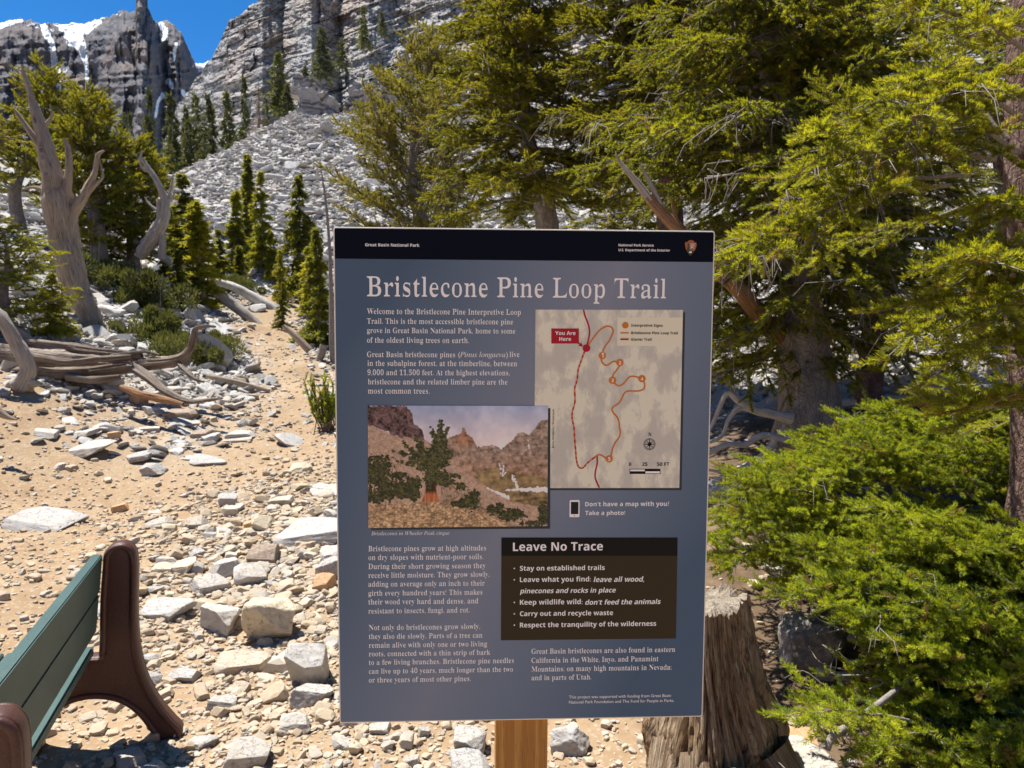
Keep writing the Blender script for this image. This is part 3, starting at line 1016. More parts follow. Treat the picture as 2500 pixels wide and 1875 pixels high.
def build_loose_rocks():
    r = np.random.default_rng(5)
    n = 0
    tint = [('pale grey', 'stone_white'), ('grey', 'stone_gray'), ('tan', 'stone_cream'), ('rusty', 'stone_orange'), ('grey-tan', 'stone')]
    lib = {}
    used = set()
    tries = 0
    while n < 245 and tries < 20000:
        tries += 1
        # zones: rubble fan left of the sign, clearing, slope foot, foreground
        z = r.random()
        if z < .42:
            x, y = r.normal(-1.75, .75), r.normal(5.4, 1.1)
            zone = 'in the rubble fan left of the sign'
        elif z < .62:
            x, y = r.uniform(-6, -1.3), r.uniform(4.5, 9)
            if r.random() < .6:
                continue
            zone = 'on the dirt of the clearing'
        elif z < .80:
            x, y = r.uniform(-7, -2.4), r.uniform(8, 13)
            zone = 'on the slope beside the path'
        elif z < .93:
            x, y = r.uniform(-1.5, .9), r.uniform(2.4, 4.2)
            zone = 'on the bare dirt near the sign post'
        else:
            x, y = r.uniform(.9, 2.6), r.uniform(2.2, 5)
            zone = 'under the spruce boughs'
        if y < 2.2 or abs(x) / y > .75 or (-3.2 < x < -2.3 and 4.3 < y < 5.5):
            continue
        if y > 6.5 and math.hypot(x + 2.4 + max(0, y - 8.2) * .33, 0) < .7:
            continue
        s = float(np.exp(r.normal(-3.15, .42))) * (1 + .05 * y)
        if s < .016 * (1 + .12 * y):
            continue
        if any((x - a) ** 2 + (y - b) ** 2 < (c + s * 1.0) ** 2 for a, b, c in HERO_POS):
            continue
        k = int(r.integers(0, 14))
        ci = int(r.choice(5, p=[.34, .12, .26, .04, .24]))
        key = (k, ci)
        if key not in lib:
            me = ROCK_LIB[k].copy()
            me.materials[0] = M[tint[ci][1]]
            lib[key] = me
        fl = r.uniform(.22, .8)
        size = 'little' if s < .042 else ('fist-sized' if s < .062 else ('hand-sized' if s < .085 else 'larger'))
        sh = 'flat' if fl < .35 else ('angular' if fl < .5 else ('squarish' if fl < .65 else 'chunky'))
        q = min(range(len(HERO)), key=lambda q: abs(x - HERO_POS[q][0]) + abs(y - HERO_POS[q][1]))
        ddx, ddy = x / y * HERO_POS[q][1] - HERO_POS[q][0], y - HERO_POS[q][1]
        rel = ('right of' if ddx > 0 else 'left of') if abs(ddx) * 1.3 > abs(ddy) else ('just beyond' if ddy > 0 else 'in front of')
        lab = '%s %s %s stone %s the %s' % (size, sh, tint[ci][0], rel, noun_phrase(HERO[q][7]))
        if lab in used:
            continue
        used.add(lab)
        o = link('stone', lib[key])
        o.scale = (s, s * r.uniform(.6, 1), s * fl)
        o.rotation_euler = (r.normal(0, .18), r.normal(0, .18), r.uniform(0, 6.28))
        o.location = (x, y, float(H(x, y)) + s * fl * .16)
        tag(o, lab, 'stone', 'loose stones ' + zone)
        n += 1

build_loose_rocks()

def build_outcrops():
    """dark bedded blocks standing at the top of the scree"""
    for i, (px, py, w, h, d, lab) in enumerate([
            (772, 345, 112, 125, 46.5, 'dark square-sided layered rock block at the very top of the scree slope'),
            (905, 340, 165, 130, 48.5, 'wide grey bedded outcrop right of the dark block above the scree'),
            (745, 240, 70, 50, 49.0, 'small ledge of rock perched behind the dark block above the scree')]):
        V, F = ICO[5]
        r = np.random.default_rng(600 + i)
        V = V.copy()
        for nn, dd in (((0, -1, .1), .5), ((0, 1, 0), .5), ((1, -.15, .05), .55), ((-1, -.1, .1), .52), ((.12, .05, 1), .55), ((0, 0, -1), .6), ((.7, -.7, .1), .66)):
            nn = np.array(nn) / np.linalg.norm(nn)
            s = V @ nn
            V[s > dd] -= np.outer((s[s > dd] - dd) * .98, nn)
        lay = np.floor((V[:, 2] + .12 * V[:, 0]) * 13 + 1.3 * fbm(V * 2.5, 3, 610 + i))
        off = _hash(lay.astype(np.int64), (lay * 0 + i).astype(np.int64), (lay * 0).astype(np.int64), 7) - .5
        col = np.floor(V[:, 0] * 7 + off * 3)
        off2 = _hash(lay.astype(np.int64), col.astype(np.int64), (lay * 0).astype(np.int64), 8) - .5
        V[:, :2] *= (1 + .20 * off + .20 * off2)[:, None]
        V *= (1 + .07 * fbm(V * 4, 5, 620 + i, .65))[:, None]
        V /= np.abs(V).max(0)
        sx, sz = w / FPX * d / 2, h / FPX * d / 2
        V = V * np.array([sx, sx * .8, sz])
        c = at(px, py - h / 2, d)
        o = link('rock_outcrop', raw_mesh('rock_outcrop', V, F, M['cliff_rock']), None, c)
        tag(o, lab, 'rock outcrop')

build_outcrops()

# ------------------------------------------------------------------ scattering (instances of tiny meshes)
def scatter_group(name, protos):
    ng = bpy.data.node_groups.new(name, 'GeometryNodeTree')
    ng.interface.new_socket('Geometry', in_out='INPUT', socket_type='NodeSocketGeometry')
    ng.interface.new_socket('Geometry', in_out='OUTPUT', socket_type='NodeSocketGeometry')
    N = ng.nodes
    gi, go = N.new('NodeGroupInput'), N.new('NodeGroupOutput')
    join = N.new('GeometryNodeGeometryToInstance')
    for ob in reversed(protos):
        oi = N.new('GeometryNodeObjectInfo')
        oi.inputs['Object'].default_value = ob
        oi.transform_space = 'ORIGINAL'
        ng.links.new(oi.outputs['Geometry'], join.inputs[0])
    mp = N.new('GeometryNodeMeshToPoints')
    ng.links.new(gi.outputs[0], mp.inputs[0])
    iop = N.new('GeometryNodeInstanceOnPoints')
    ng.links.new(mp.outputs[0], iop.inputs['Points'])
    ng.links.new(join.outputs[0], iop.inputs['Instance'])
    iop.inputs['Pick Instance'].default_value = True
    def na(nm, typ):
        a = N.new('GeometryNodeInputNamedAttribute')
        a.data_type = typ
        a.inputs[0].default_value = nm
        return [s for s in a.outputs if s.enabled and s.name == 'Attribute'][0]
    ng.links.new(na('scl', 'FLOAT_VECTOR'), iop.inputs['Scale'])
    er = N.new('FunctionNodeEulerToRotation')
    ng.links.new(na('rot', 'FLOAT_VECTOR'), er.inputs[0])
    ng.links.new(er.outputs[0], iop.inputs['Rotation'])
    idx = na('pick', 'FLOAT')
    ng.links.new(idx, iop.inputs['Instance Index'])
    ng.links.new(iop.outputs[0], go.inputs[0])
    return ng

def proto(name, me):
    return bpy.data.objects.new(name, me)

def scatter(name, ng, P, R, S, K, parent=None):
    P, R = np.asarray(P, np.float32), np.asarray(R, np.float32)
    S = np.asarray(S, np.float32)
    if S.ndim == 1:
        S = np.repeat(S[:, None], 3, 1)
    me = raw_mesh(name, P, [], None)
    for an, av in (('rot', R), ('scl', S)):
        a = me.attributes.new(an, 'FLOAT_VECTOR', 'POINT')
        a.data.foreach_set('vector', av.ravel())
    a = me.attributes.new('pick', 'FLOAT', 'POINT')
    a.data.foreach_set('value', np.asarray(K, np.float32))
    o = link(name, me, parent)
    md = o.modifiers.new('scatter', 'NODES')
    md.node_group = ng
    return o

PEB = scatter_group('pebble_scatter', [proto('pebble_shape', rock_mesh('pebble_shape', 500 + i, 'pebble', 2, 1.0, 8, .0)) for i in range(7)])
SCR = scatter_group('scree_scatter', [proto('scree_shape', rock_mesh('scree_shape', 540 + i, 'scree', 2, 1.0, 10, .0)) for i in range(8)])

def build_pebbles():
    r = np.random.default_rng(9)
    n = 230000
    # even cover on the picture: radius distribution falls with distance
    a = r.uniform(-.72, .72, n)
    rad = np.exp(r.uniform(math.log(1.5), math.log(17), n))
    x, y = rad * np.sin(a), rad * np.cos(a)
    keep = rocky_mask(x, y) < .8
    s = np.exp(r.normal(-4.95, .55, n)) * (1 + .07 * rad)
    duff_shade = duff_shade_mask(x, y)
    cl = fbm(np.stack([x, y], -1) * 1.2, 3, 71)
    fan = np.exp(-((x + 1.6) / 1.1) ** 2 - ((y - 5.4) / 1.9) ** 2)
    keep &= (r.random(n) < .10 + .13 * (cl > 0) + .45 * fan) & ((duff_shade < .4) | (r.random(n) < .15))
    s = s * (1 + .9 * fan)
    x, y, s = x[keep], y[keep], s[keep]
    m = len(x)
    fl = r.uniform(.25, .75, m)
    S = np.stack([s, s * r.uniform(.6, 1, m), s * fl], -1)
    P = np.stack([x, y, H(x, y) + s * fl * .3], -1)
    R = np.stack([r.normal(0, .25, m), r.normal(0, .25, m), r.uniform(0, 6.28, m)], -1)
    o = scatter('gravel', PEB, P, R, S, r.integers(0, 7, m))
    tag(o, 'small tan and pale stone chips scattered over the dirt', 'gravel', kind='stuff')

def build_scree():
    r = np.random.default_rng(19)
    n = 420000
    a = np.radians(r.uniform(-40, 46, n))
    rad = np.sqrt(r.uniform(0, 1, n)) * 48 + 8
    rad = np.where(r.random(n) < .45, np.exp(r.uniform(math.log(8), math.log(58), n)), rad)
    x, y = rad * np.sin(a), rad * np.cos(a)
    k = rocky_mask(x, y)
    keep = (r.random(n) < k * .75) & (y > 7.0)
    far = (rad > 20)
    s = np.exp(r.normal(-3.05, .62, n)) * np.where(far, 1.3, .8)
    x, y, s = x[keep], y[keep], np.clip(s[keep], .02, .75)
    m = len(x)
    fl = r.uniform(.14, .42, m)
    S = np.stack([s, s * r.uniform(.5, .95, m), s * fl], -1)
    P = np.stack([x, y, H(x, y) + s * fl * .25], -1)
    R = np.stack([r.normal(0, .35, m), r.normal(0, .35, m), r.uniform(0, 6.28, m)], -1)
    o = scatter('talus_rubble', SCR, P, R, S, r.integers(0, 8, m))
    tag(o, 'slope of broken pale grey slabs and rubble below the cliff', 'rubble', kind='stuff')

build_pebbles()
build_scree()

# ------------------------------------------------------------------ the trail sign
SIGN_C = np.array([0.0214, 1.1903, 1.6 - 0.2485])
YAW = 0.0433
SR_ = np.array([math.cos(YAW), math.sin(YAW), 0])
SN_ = np.array([math.sin(YAW), -math.cos(YAW), 0])
PW, PH = .61, .813

def on_panel(px, py):
    """panel coordinates (metres from its centre) of a point measured on the photograph"""
    d = rays(px, py)
    t = np.dot(SIGN_C - EYE, SN_) / (d @ SN_)
    p = EYE + d * t[..., None] if np.ndim(t) else EYE + d * t
    q = p - SIGN_C
    return np.stack([q @ SR_, q[..., 2]], -1)
K = 2500 / 2212.0
def dp(x, y):                       # measured on the 2212 px wide view
    return on_panel(np.asarray(x, float) * K, np.asarray(y, float) * K)
MS = 400 / 1382.0
def mp(x, y):                       # measured on the enlarged map
    return on_panel(1290 + np.asarray(x, float) * MS, 740 + np.asarray(y, float) * MS)
def pp(x, y):                       # measured on the enlarged inset picture
    return on_panel(880 + np.asarray(x, float) * 480 / 2212, 970 + np.asarray(y, float) * 480 / 2212)
def lp(x, y):                       # measured on the enlarged emblem
    return on_panel(1640 + np.asarray(x, float) * 120 / 1991, 560 + np.asarray(y, float) * 120 / 1991)

def text_mesh(s, st, thin=0.0, res=3):
    x, Vs, Fs, n = 0.0, [], [], 0
    for c in s:
        if c == ' ':
            x += .29
            continue
        v, f, adv = GLYPHS[(st, c)]
        Vs.append(v + np.array([x, 0]))
        Fs.append(f + n)
        n += len(v)
        x += adv
    V, F = np.concatenate(Vs), np.concatenate(Fs).astype(np.int32)
    key = np.round(V, 5)
    _, idx, inv = np.unique(key, axis=0, return_index=True, return_inverse=True)
    inv = inv.ravel()
    V, F = V[idx], inv[F]
    F = F[(F[:, 0] != F[:, 1]) & (F[:, 1] != F[:, 2]) & (F[:, 2] != F[:, 0])]
    a, b, c = V[F[:, 0]], V[F[:, 1]], V[F[:, 2]]
    ar = (b[:, 0] - a[:, 0]) * (c[:, 1] - a[:, 1]) - (b[:, 1] - a[:, 1]) * (c[:, 0] - a[:, 0])
    F[ar < 0] = F[ar < 0][:, ::-1]
    if thin:
        E = np.concatenate([F[:, [0, 1]], F[:, [1, 2]], F[:, [2, 0]]])
        es = set(map(tuple, E.tolist()))
        N = np.zeros_like(V)
        for p, q in es:
            if (q, p) not in es:
                d = V[q] - V[p]
                L = math.hypot(*d) + 1e-9
                nn = np.array([d[1], -d[0]]) / L
                N[p] += nn
                N[q] += nn
        N /= np.linalg.norm(N, axis=1)[:, None] + 1e-9
        # stems get thinner, hairlines a little heavier: a book weight out of the bold one
        V = V + N * np.array([-thin, thin * .42])
    return V, F

class Print:
    def __init__(s):
        s.acc = {}
    def tri(s, mat, uvpts, F, lift):
        a = s.acc.setdefault(mat, Acc())
        V = np.column_stack([uvpts[:, 0], np.full(len(uvpts), -lift), uvpts[:, 1]])
        a.add(V, F)
    def poly(s, mat, pts, lift=.0003):
        pts = np.asarray(pts, float)
        from mathutils.geometry import tessellate_polygon
        F = np.array(tessellate_polygon([[Vector((p[0], p[1], 0)) for p in pts]]))
        a, b, c = pts[F[:, 0]], pts[F[:, 1]], pts[F[:, 2]]
        ar = (b[:, 0] - a[:, 0]) * (c[:, 1] - a[:, 1]) - (b[:, 1] - a[:, 1]) * (c[:, 0] - a[:, 0])
        F[ar < 0] = F[ar < 0][:, ::-1]
        s.tri(mat, pts, F, lift)
    def disc(s, mat, c, r, lift, n=28):
        t = np.linspace(0, 2 * np.pi, n, endpoint=False)
        s.poly(mat, np.stack([c[0] + r * np.cos(t), c[1] + r * np.sin(t)], -1), lift)
    def ribbon(s, mat, pts, w, lift, closed=False):
        P = np.asarray(pts, float)
        T = np.gradient(P, axis=0)
        T /= np.linalg.norm(T, axis=1)[:, None] + 1e-9
        N = np.stack([-T[:, 1], T[:, 0]], -1) * w / 2
        V = np.concatenate([P - N, P + N])
        n = len(P)
        i = np.arange(n - 1)
        F = np.concatenate([np.stack([i, i + 1, i + n + 1], -1), np.stack([i, i + n + 1, i + n], -1)])
        s.tri(mat, V, F, lift)
    def text(s, mat, txt, st, p0, p1, lift=.0006, thin=0.0, res=2, width=True, size=None, rot=0.0, tall=None):
        """text set from baseline point p0 to the x of p1"""
        V, F = text_mesh(txt, st, thin, res)
        w = V[:, 0].max() - V[:, 0].min()
        sc = (p1[0] - p0[0]) / w if size is None else size
        V = V - np.array([V[:, 0].min(), 0])
        V = V * np.array([1, (1.13 if st == 'serif' else 1.0) if tall is None else tall])
        if rot:
            sc = np.hypot(*(np.asarray(p1) - p0)) / w
            V = V @ np.array([[math.cos(rot), math.sin(rot)], [-math.sin(rot), math.cos(rot)]])
        s.tri(mat, p0 + V * sc, F, lift)
    def emit(s, name, parent):
        mats = list(s.acc)
        V, F, I, n = [], [], [], 0
        for k, mt in enumerate(mats):
            a = s.acc[mt]
            v = np.concatenate(a.V)
            f = np.concatenate(a.F)
            V.append(v)
            F.append(f + n)
            I.append(np.full(len(f), k))
            n += len(v)
        me = raw_mesh(name, np.concatenate(V), np.concatenate(F), M[mats[0]])
        for mt in mats[1:]:
            me.materials.append(M[mt])
        me.polygons.foreach_set('material_index', np.concatenate(I).astype(np.int32))
        me.update()
        return link(name, me, parent)

def rounded_rect(x0, y0, x1, y1, r, n=5):
    P = []
    for cx, cy, a0 in ((x1 - r, y1 - r, 0), (x0 + r, y1 - r, 90), (x0 + r, y0 + r, 180), (x1 - r, y0 + r, 270)):
        for k in range(n + 1):
            a = math.radians(a0 + 90 * k / n)
            P.append((cx + r * math.cos(a), cy + r * math.sin(a)))
    return np.array(P)

def slab_from_outline(pts, y0, y1, bevel=0.0):
    """prism with its outline in x-z between y0 and y1"""
    bm = bmesh.new()
    f = bm.faces.new([bm.verts.new((p[0], y0, p[1])) for p in pts])
    r = bmesh.ops.extrude_face_region(bm, geom=[f])
    for v in r['geom']:
        if isinstance(v, bmesh.types.BMVert):
            v.co.y = y1
    bmesh.ops.recalc_face_normals(bm, faces=bm.faces)
    if bevel:
        es = [e for e in bm.edges if abs(e.verts[0].co.y - e.verts[1].co.y) < 1e-6]
        bmesh.ops.bevel(bm, geom=es, offset=bevel, segments=3, affect='EDGES', profile=.5)
    return bm

def bm_obj(name, bm, mat, parent=None, smooth=False):
    me = bpy.data.meshes.new(name)
    bm.to_mesh(me)
    bm.free()
    me.materials.append(mat)
    if smooth:
        me.polygons.foreach_set('use_smooth', np.ones(len(me.polygons), bool))
    return link(name, me, parent)

def build_sign():
    root = thing('trail_sign', 'blue upright trail information sign with white lettering on a wooden post', 'sign', SIGN_C)
    root.rotation_euler[2] = YAW
    out = rounded_rect(-PW / 2, -PH / 2, PW / 2, PH / 2, .0045)
    bm_obj('panel', slab_from_outline(out, 0.0, .0125, .0012), M['panel_edge'], root)
    post = bm_obj('post', slab_from_outline([(-.0445, -1.62), (.0445, -1.62), (.0445, .12), (-.0445, .12)], .014, .103, .004), M['oak'], root)
    # the post stands where its lower end shows under the panel
    u0, u1 = on_panel(1207, 1820), on_panel(1342, 1820)
    post.location.x = (u0[0] + u1[0]) / 2 + .000
    # printed face
    e = .0022
    hb = .5 * (dp(722, 560)[1] + dp(1543, 565)[1])
    f = Print()
    rr = rounded_rect(-PW / 2 + e, -PH / 2 + e, PW / 2 - e, PH / 2 - e, .003)
    low = [p for p in rr if p[1] < hb]
    f.poly('ink_blue', np.array([p for p in rr if p[1] < hb][:0] + sorted(low, key=lambda p: math.atan2(p[1] + .01, p[0])) ) if False else
           np.array([(-PW / 2 + e, hb)] + [tuple(p) for p in rounded_rect(-PW / 2 + e, -PH / 2 + e, PW / 2 - e, PH / 2 - e, .003)[12:24]] + [(PW / 2 - e, hb)]), .0002)
    f.emit('face', root)
    g = Print()
    g.poly('ink_header', np.array([(PW / 2 - e, hb)] + [tuple(p) for p in rr[0:12]] + [(-PW / 2 + e, hb)]), .0003)
    g.text('ink_white', 'Great Basin National Park', 'sansb', dp(789, 532), dp(906, 532))
    g.text('ink_white', 'National Park Service', 'sansb', dp(1336, 532), dp(1412, 532))
    g.text('ink_white', 'U.S. Department of the Interior', 'sansb', dp(1336, 542.5), dp(1447, 542.5))
    g.emit('header_band', root)
    # emblem
    em = Print()
    arrow = [(640, 490), (690, 450), (780, 430), (860, 450), (915, 495), (880, 535), (920, 525), (960, 530), (995, 545), (1005, 600), (990, 700), (960, 800), (900, 900), (830, 990), (750, 1060), (690, 1000), (620, 900), (570, 800), (545, 690), (530, 590), (535, 540), (560, 515), (600, 510), (650, 530)]
    P = np.array(arrow, float)
    em.poly('logo_brown', lp(P[:, 0], P[:, 1]), .0005)
    P = np.array([(600, 830), (700, 850), (800, 870), (912, 872), (890, 905), (830, 985), (750, 1050), (690, 990), (625, 895)], float)
    em.poly('logo_green', lp(P[:, 0], P[:, 1]), .0007)
    P = np.array([(665, 550), (690, 600), (700, 700), (715, 830), (610, 830), (640, 720), (645, 620)], float)
    em.poly('logo_green', lp(P[:, 0], P[:, 1]), .0007)
    P = np.array([(725, 780), (780, 735), (820, 718), (860, 740), (925, 795), (900, 780), (860, 760), (830, 745), (800, 765), (775, 760)], float)
    em.poly('ink_white', lp(P[:, 0], P[:, 1]), .0008)
    P = np.array([(685, 930), (705, 900), (750, 890), (800, 900), (815, 920), (790, 955), (770, 950), (755, 972), (740, 955), (710, 955)], float)
    em.poly('ink_white', lp(P[:, 0], P[:, 1]), .0009)
    for t_, xa, xb, yb in (('NATIONAL', 735, 960, 605), ('PARK', 780, 900, 650), ('SERVICE', 745, 935, 697)):
        em.text('ink_white', t_, 'sansb', lp(xa, yb), lp(xb, yb), .0009)
    em.emit('emblem', root)
    # title and paragraphs
    t1 = Print()
    t1.text('ink_white', 'Bristlecone Pine Loop Trail', 'serif', dp(793, 639.5), dp(1438, 642), .0006, .024, 6)
    t1.emit('title_lettering', root)
    paras = [
        [('Welcome to the Bristlecone Pine Interpretive Loop', 793, 1125, 678), ('Trail. This is the most accessible bristlecone pine', 793, 1108, 699), ('grove in Great Basin National Park, home to some', 793, 1113, 719), ('of the oldest living trees on earth.', 793, 1013, 740)],
        [('Great Basin bristlecone pines ', 793, 983, 771), ('in the subalpine forest, at the timberline, between', 794, 1117, 790), ('9,000 and 11,500 feet. At the highest elevations,', 794, 1101, 810), ('bristlecone and the related limber pine are the', 795, 1096, 830), ('most common trees.', 795, 928, 850)],
        [('Bristlecone pines grow at high altitudes', 796, 1050, 1190.5), ('on dry slopes with nutrient-poor soils.', 796, 1044, 1209.5), ('During their short growing season they', 796, 1049, 1229), ('receive little moisture. They grow slowly,', 796, 1057, 1248), ('adding on average only an inch to their', 796, 1047, 1267), ('girth every hundred years! This makes', 796, 1042, 1286.5), ('their wood very hard and dense, and', 796, 1033, 1305.5), ('resistant to insects, fungi, and rot.', 796, 1014, 1325)],
        [('Not only do bristlecones grow slowly,', 797, 1037, 1361), ('they also die slowly. Parts of a tree can', 797, 1042, 1380), ('remain alive with only one or two living', 797, 1052, 1399), ('roots, connected with a thin strip of bark', 797, 1059, 1417.5), ('to a few living branches. Bristlecone pine needles', 797, 1110, 1436), ('can live up to 40 years, much longer than the two', 797, 1108, 1455), ('or three years of most other pines.', 797, 1017, 1474)],
        [('Great Basin bristlecones are also found in eastern', 1148, 1458, 1412), ('California in the White, Inyo, and Panamint', 1148, 1422, 1431.5), ('Mountains; on many high mountains in Nevada;', 1148, 1450, 1450.5), ('and in parts of Utah.', 1148, 1277, 1469)]]
    for k, lines in enumerate(paras):
        q = Print()
        for s, x0, x1, y in lines:
            q.text('ink_white', s.strip(), 'serif', dp(x0, y), dp(x1, y), .0006, .020)
        if k == 1:
            q.text('ink_white', '(Pinus longaeva)', 'serif_it', dp(990, 771), dp(1097, 771))
            q.text('ink_white', 'live', 'serif', dp(1101, 771), dp(1122, 771), .0006, .020)
        q.emit('paragraph', root)
    # map with its printed shadow
    m = Print()
    sh = Print()
    A = np.array([(75, 72), (1322, 78), (1292, 1578), (60, 1578)], float)
    sh.poly('ink_shade', mp(A[:, 0], A[:, 1]), .0004)
    A = np.array([(120, 115), (2136, 122), (2132, 1476), (120, 1490)], float)
    sh.poly('ink_shade', pp(A[:, 0], A[:, 1]), .00095)
    sh.emit('printed_shadow', root)
    mapo = Print()
    A = np.array([(60, 55), (1303, 57), (1272, 1558), (46, 1560)], float)
    mapo.poly('ink_map', mp(A[:, 0], A[:, 1]), .0006)
    A = np.array([(750, 120), (1300, 122), (1296, 362), (748, 360)], float)
    mapo.poly('ink_legend', mp(A[:, 0], A[:, 1]), .0007)
    mapob = mapo.emit('trail_map', root)
    def path(pts, n=60):
        P = np.array(pts, float)
        return spline(mp(P[:, 0], P[:, 1]), n)
    red, orr = Print(), Print()
    wpx = .0026
    red.ribbon('ink_red', path([(465, 57), (478, 110), (505, 180), (515, 240), (510, 290), (493, 360)]), wpx, .0008)
    red.ribbon('ink_red', path([(578, 1285), (580, 1350), (565, 1420), (565, 1480), (598, 1557)]), wpx, .0008)
    orr.ribbon('ink_orange', path([(500, 360), (550, 290), (600, 230), (640, 203), (675, 195), (705, 210), (715, 240), (700, 280), (680, 320), (650, 360), (630, 400), (622, 443), (615, 480), (630, 510), (660, 525), (690, 508), (720, 492), (771, 498)], 120), wpx, .0009)
    orr.ribbon('ink_orange', path([(772, 525), (740, 570), (715, 605), (708, 652), (735, 685), (765, 697), (800, 680), (830, 645), (860, 620), (900, 620), (957, 637)], 90), wpx, .0009)
    orr.ribbon('ink_orange', path([(968, 645), (980, 690), (970, 725), (925, 741), (840, 742), (805, 765), (790, 800), (760, 845), (715, 875), (705, 900), (720, 930), (750, 965), (765, 1010), (768, 1050), (775, 1085), (765, 1130), (730, 1180), (708, 1230), (700, 1270), (682, 1313), (650, 1305), (620, 1285), (595, 1278), (578, 1285)], 160), wpx, .0009)
    dash = path([(480, 385), (465, 430), (440, 500), (420, 560), (410, 650), (390, 720), (392, 830), (370, 920), (370, 980), (385, 1060), (390, 1150), (398, 1240), (403, 1310), (415, 1365), (435, 1390), (465, 1385), (500, 1345), (578, 1285)], 232)
    red.ribbon('ink_salmon', dash, wpx, .0008)
    for i in range(0, 231, 8):
        red.ribbon('ink_darkred', dash[i:min(i + 5, 232)], wpx * 1.03, .0010)
    def rad(px_):
        return float(mp(600 + px_, 600)[0] - mp(600, 600)[0])
    for nme, x, y in (('1', 623, 443), ('2', 771, 502), ('3', 709, 651), ('4', 957, 637), ('5', 681, 1313)):
        orr.disc('ink_orange', mp(x, y), rad(31), .0011)
        orr.text('ink_white', nme, 'sansb', mp(x - 10, y + 15), mp(x + 10, y + 15), .0014)
    orr.disc('ink_orange', mp(817, 187), rad(27), .0011)
    orr.ribbon('ink_orange', np.array([mp(776, 251), mp(846, 251)]), wpx * .9, .0011)
    red.disc('ink_red', mp(489, 380), rad(32), .0013)
    A = np.array([(193, 214), (425, 214), (425, 341), (193, 341)], float)
    red.poly('ink_red', mp(A[:, 0], A[:, 1]), .0010)
    A = np.array([(405, 330), (418, 322), (437, 342), (445, 333), (462, 368), (420, 362), (430, 352)], float)
    red.poly('ink_red', mp(A[:, 0], A[:, 1]), .0012)
    red.text('ink_white', 'You Are', 'sansb', mp(226, 268), mp(396, 268), .0014)
    red.text('ink_white', 'Here', 'sansb', mp(260, 318), mp(359, 318), .0014)
    red.ribbon('ink_red', np.array([mp(775, 305), mp(845, 305)]), wpx * 1.1, .0011)
    red.emit('red_trail_line', mapob)
    orr.emit('orange_trail_line', mapob)
    bl = Print()
    bl.text('ink_black', 'Interpretive Signs', 'sansb', mp(866, 199), mp(1132, 199), .0011)
    bl.text('ink_black', 'Bristlecone Pine Loop Trail', 'sansb', mp(866, 262), mp(1258, 262), .0011)
    bl.text('ink_black', 'Glacier Trail', 'sansb', mp(864, 317), mp(1038, 317), .0011)
    bl.text('ink_black', '0', 'sansb', mp(847, 1373), mp(867, 1373), .0011)
    bl.text('ink_black', '25', 'sansb', mp(959, 1373), mp(1003, 1373), .0011)
    bl.text('ink_black', '50 FT', 'sansb', mp(1084, 1373), mp(1187, 1373), .0011)
    bl.text('ink_black', 'N', 'serif', mp(1009, 1123), mp(1037, 1123), .0011)
    a, b = mp(214, 1221), mp(214, 893)
    bl.text('ink_black', 'Johnny Adolphson / Shutterstock', 'sans', a, b, .0011, rot=math.pi / 2)
    def q(mat, x0, y0, x1, y1, l):
        A = np.array([(x0, y0), (x1, y0), (x1, y1), (x0, y1)], float)
        bl.poly(mat, mp(A[:, 0], A[:, 1]), l)
    q('ink_black', 853, 1397, 1113, 1440, .0009)
    q('ink_white', 858, 1402, 980, 1417, .0011)
    q('ink_white', 986, 1418, 1108, 1435, .0011)
    c = mp(1021, 1190)
    for r_, w_ in ((48, 4), (39, 3)):
        t = np.linspace(0, 2 * np.pi, 41)
        bl.ribbon('ink_black', np.stack([c[0] + rad(r_) * np.cos(t), c[1] + rad(r_) * np.sin(t)], -1), rad(w_), .0010)
    for k in range(8):
        a_ = k * math.pi / 4
        L = rad(55 if k % 2 == 0 else 44)
        t = np.array([math.cos(a_), math.sin(a_)])
        n_ = np.array([-t[1], t[0]])
        bl.poly('ink_black', [c + n_ * rad(6), c + t * L, c - n_ * rad(6)], .0011)
    bl.emit('black_lettering', mapob)
    # inset picture
    build_picture(root)
    cp = Print()
    cp.text('ink_white', 'Bristlecones in Wheeler Peak cirque', 'serif_it', dp(802, 1156), dp(971, 1155))
    cp.emit('caption', root)
    # phone hint
    ph = Print()
    a, b = dp(1230, 1117), dp(1252, 1080)
    ph.poly('ink_white', rounded_rect(a[0], a[1], b[0], b[1], .0018), .0005)
    a, b = dp(1233, 1110.5), dp(1249.5, 1084)
    ph.poly('screen_grey', np.array([(a[0], a[1]), (b[0], a[1]), (b[0], b[1]), (a[0], b[1])]), .0007)
    ph.disc('ink_black', dp(1241, 1113.7), .0008, .0007, 12)
    ph.text('ink_white', "Don\u2019t have a map with you?", 'sansb', dp(1264, 1093.5), dp(1445, 1093.5))
    ph.text('ink_white', 'Take a photo!', 'sansb', dp(1264, 1112.5), dp(1350, 1112.5))
    ph.emit('phone_hint', root)
    # notice box
    bx = Print()
    A = np.array([(1083, 1200.5), (1463, 1200.5), (1460, 1379), (1082, 1383)], float)
    bx.poly('ink_brown', dp(A[:, 0], A[:, 1]), .0005)
    A = np.array([(1083, 1161), (1463.5, 1161), (1463, 1200.5), (1083, 1200.5)], float)
    bx.poly('ink_black', dp(A[:, 0], A[:, 1]), .0006)
    W = 'ink_white'
    bx.text(W, 'Leave No Trace', 'sansb', dp(1108, 1190), dp(1302, 1190), .0008)
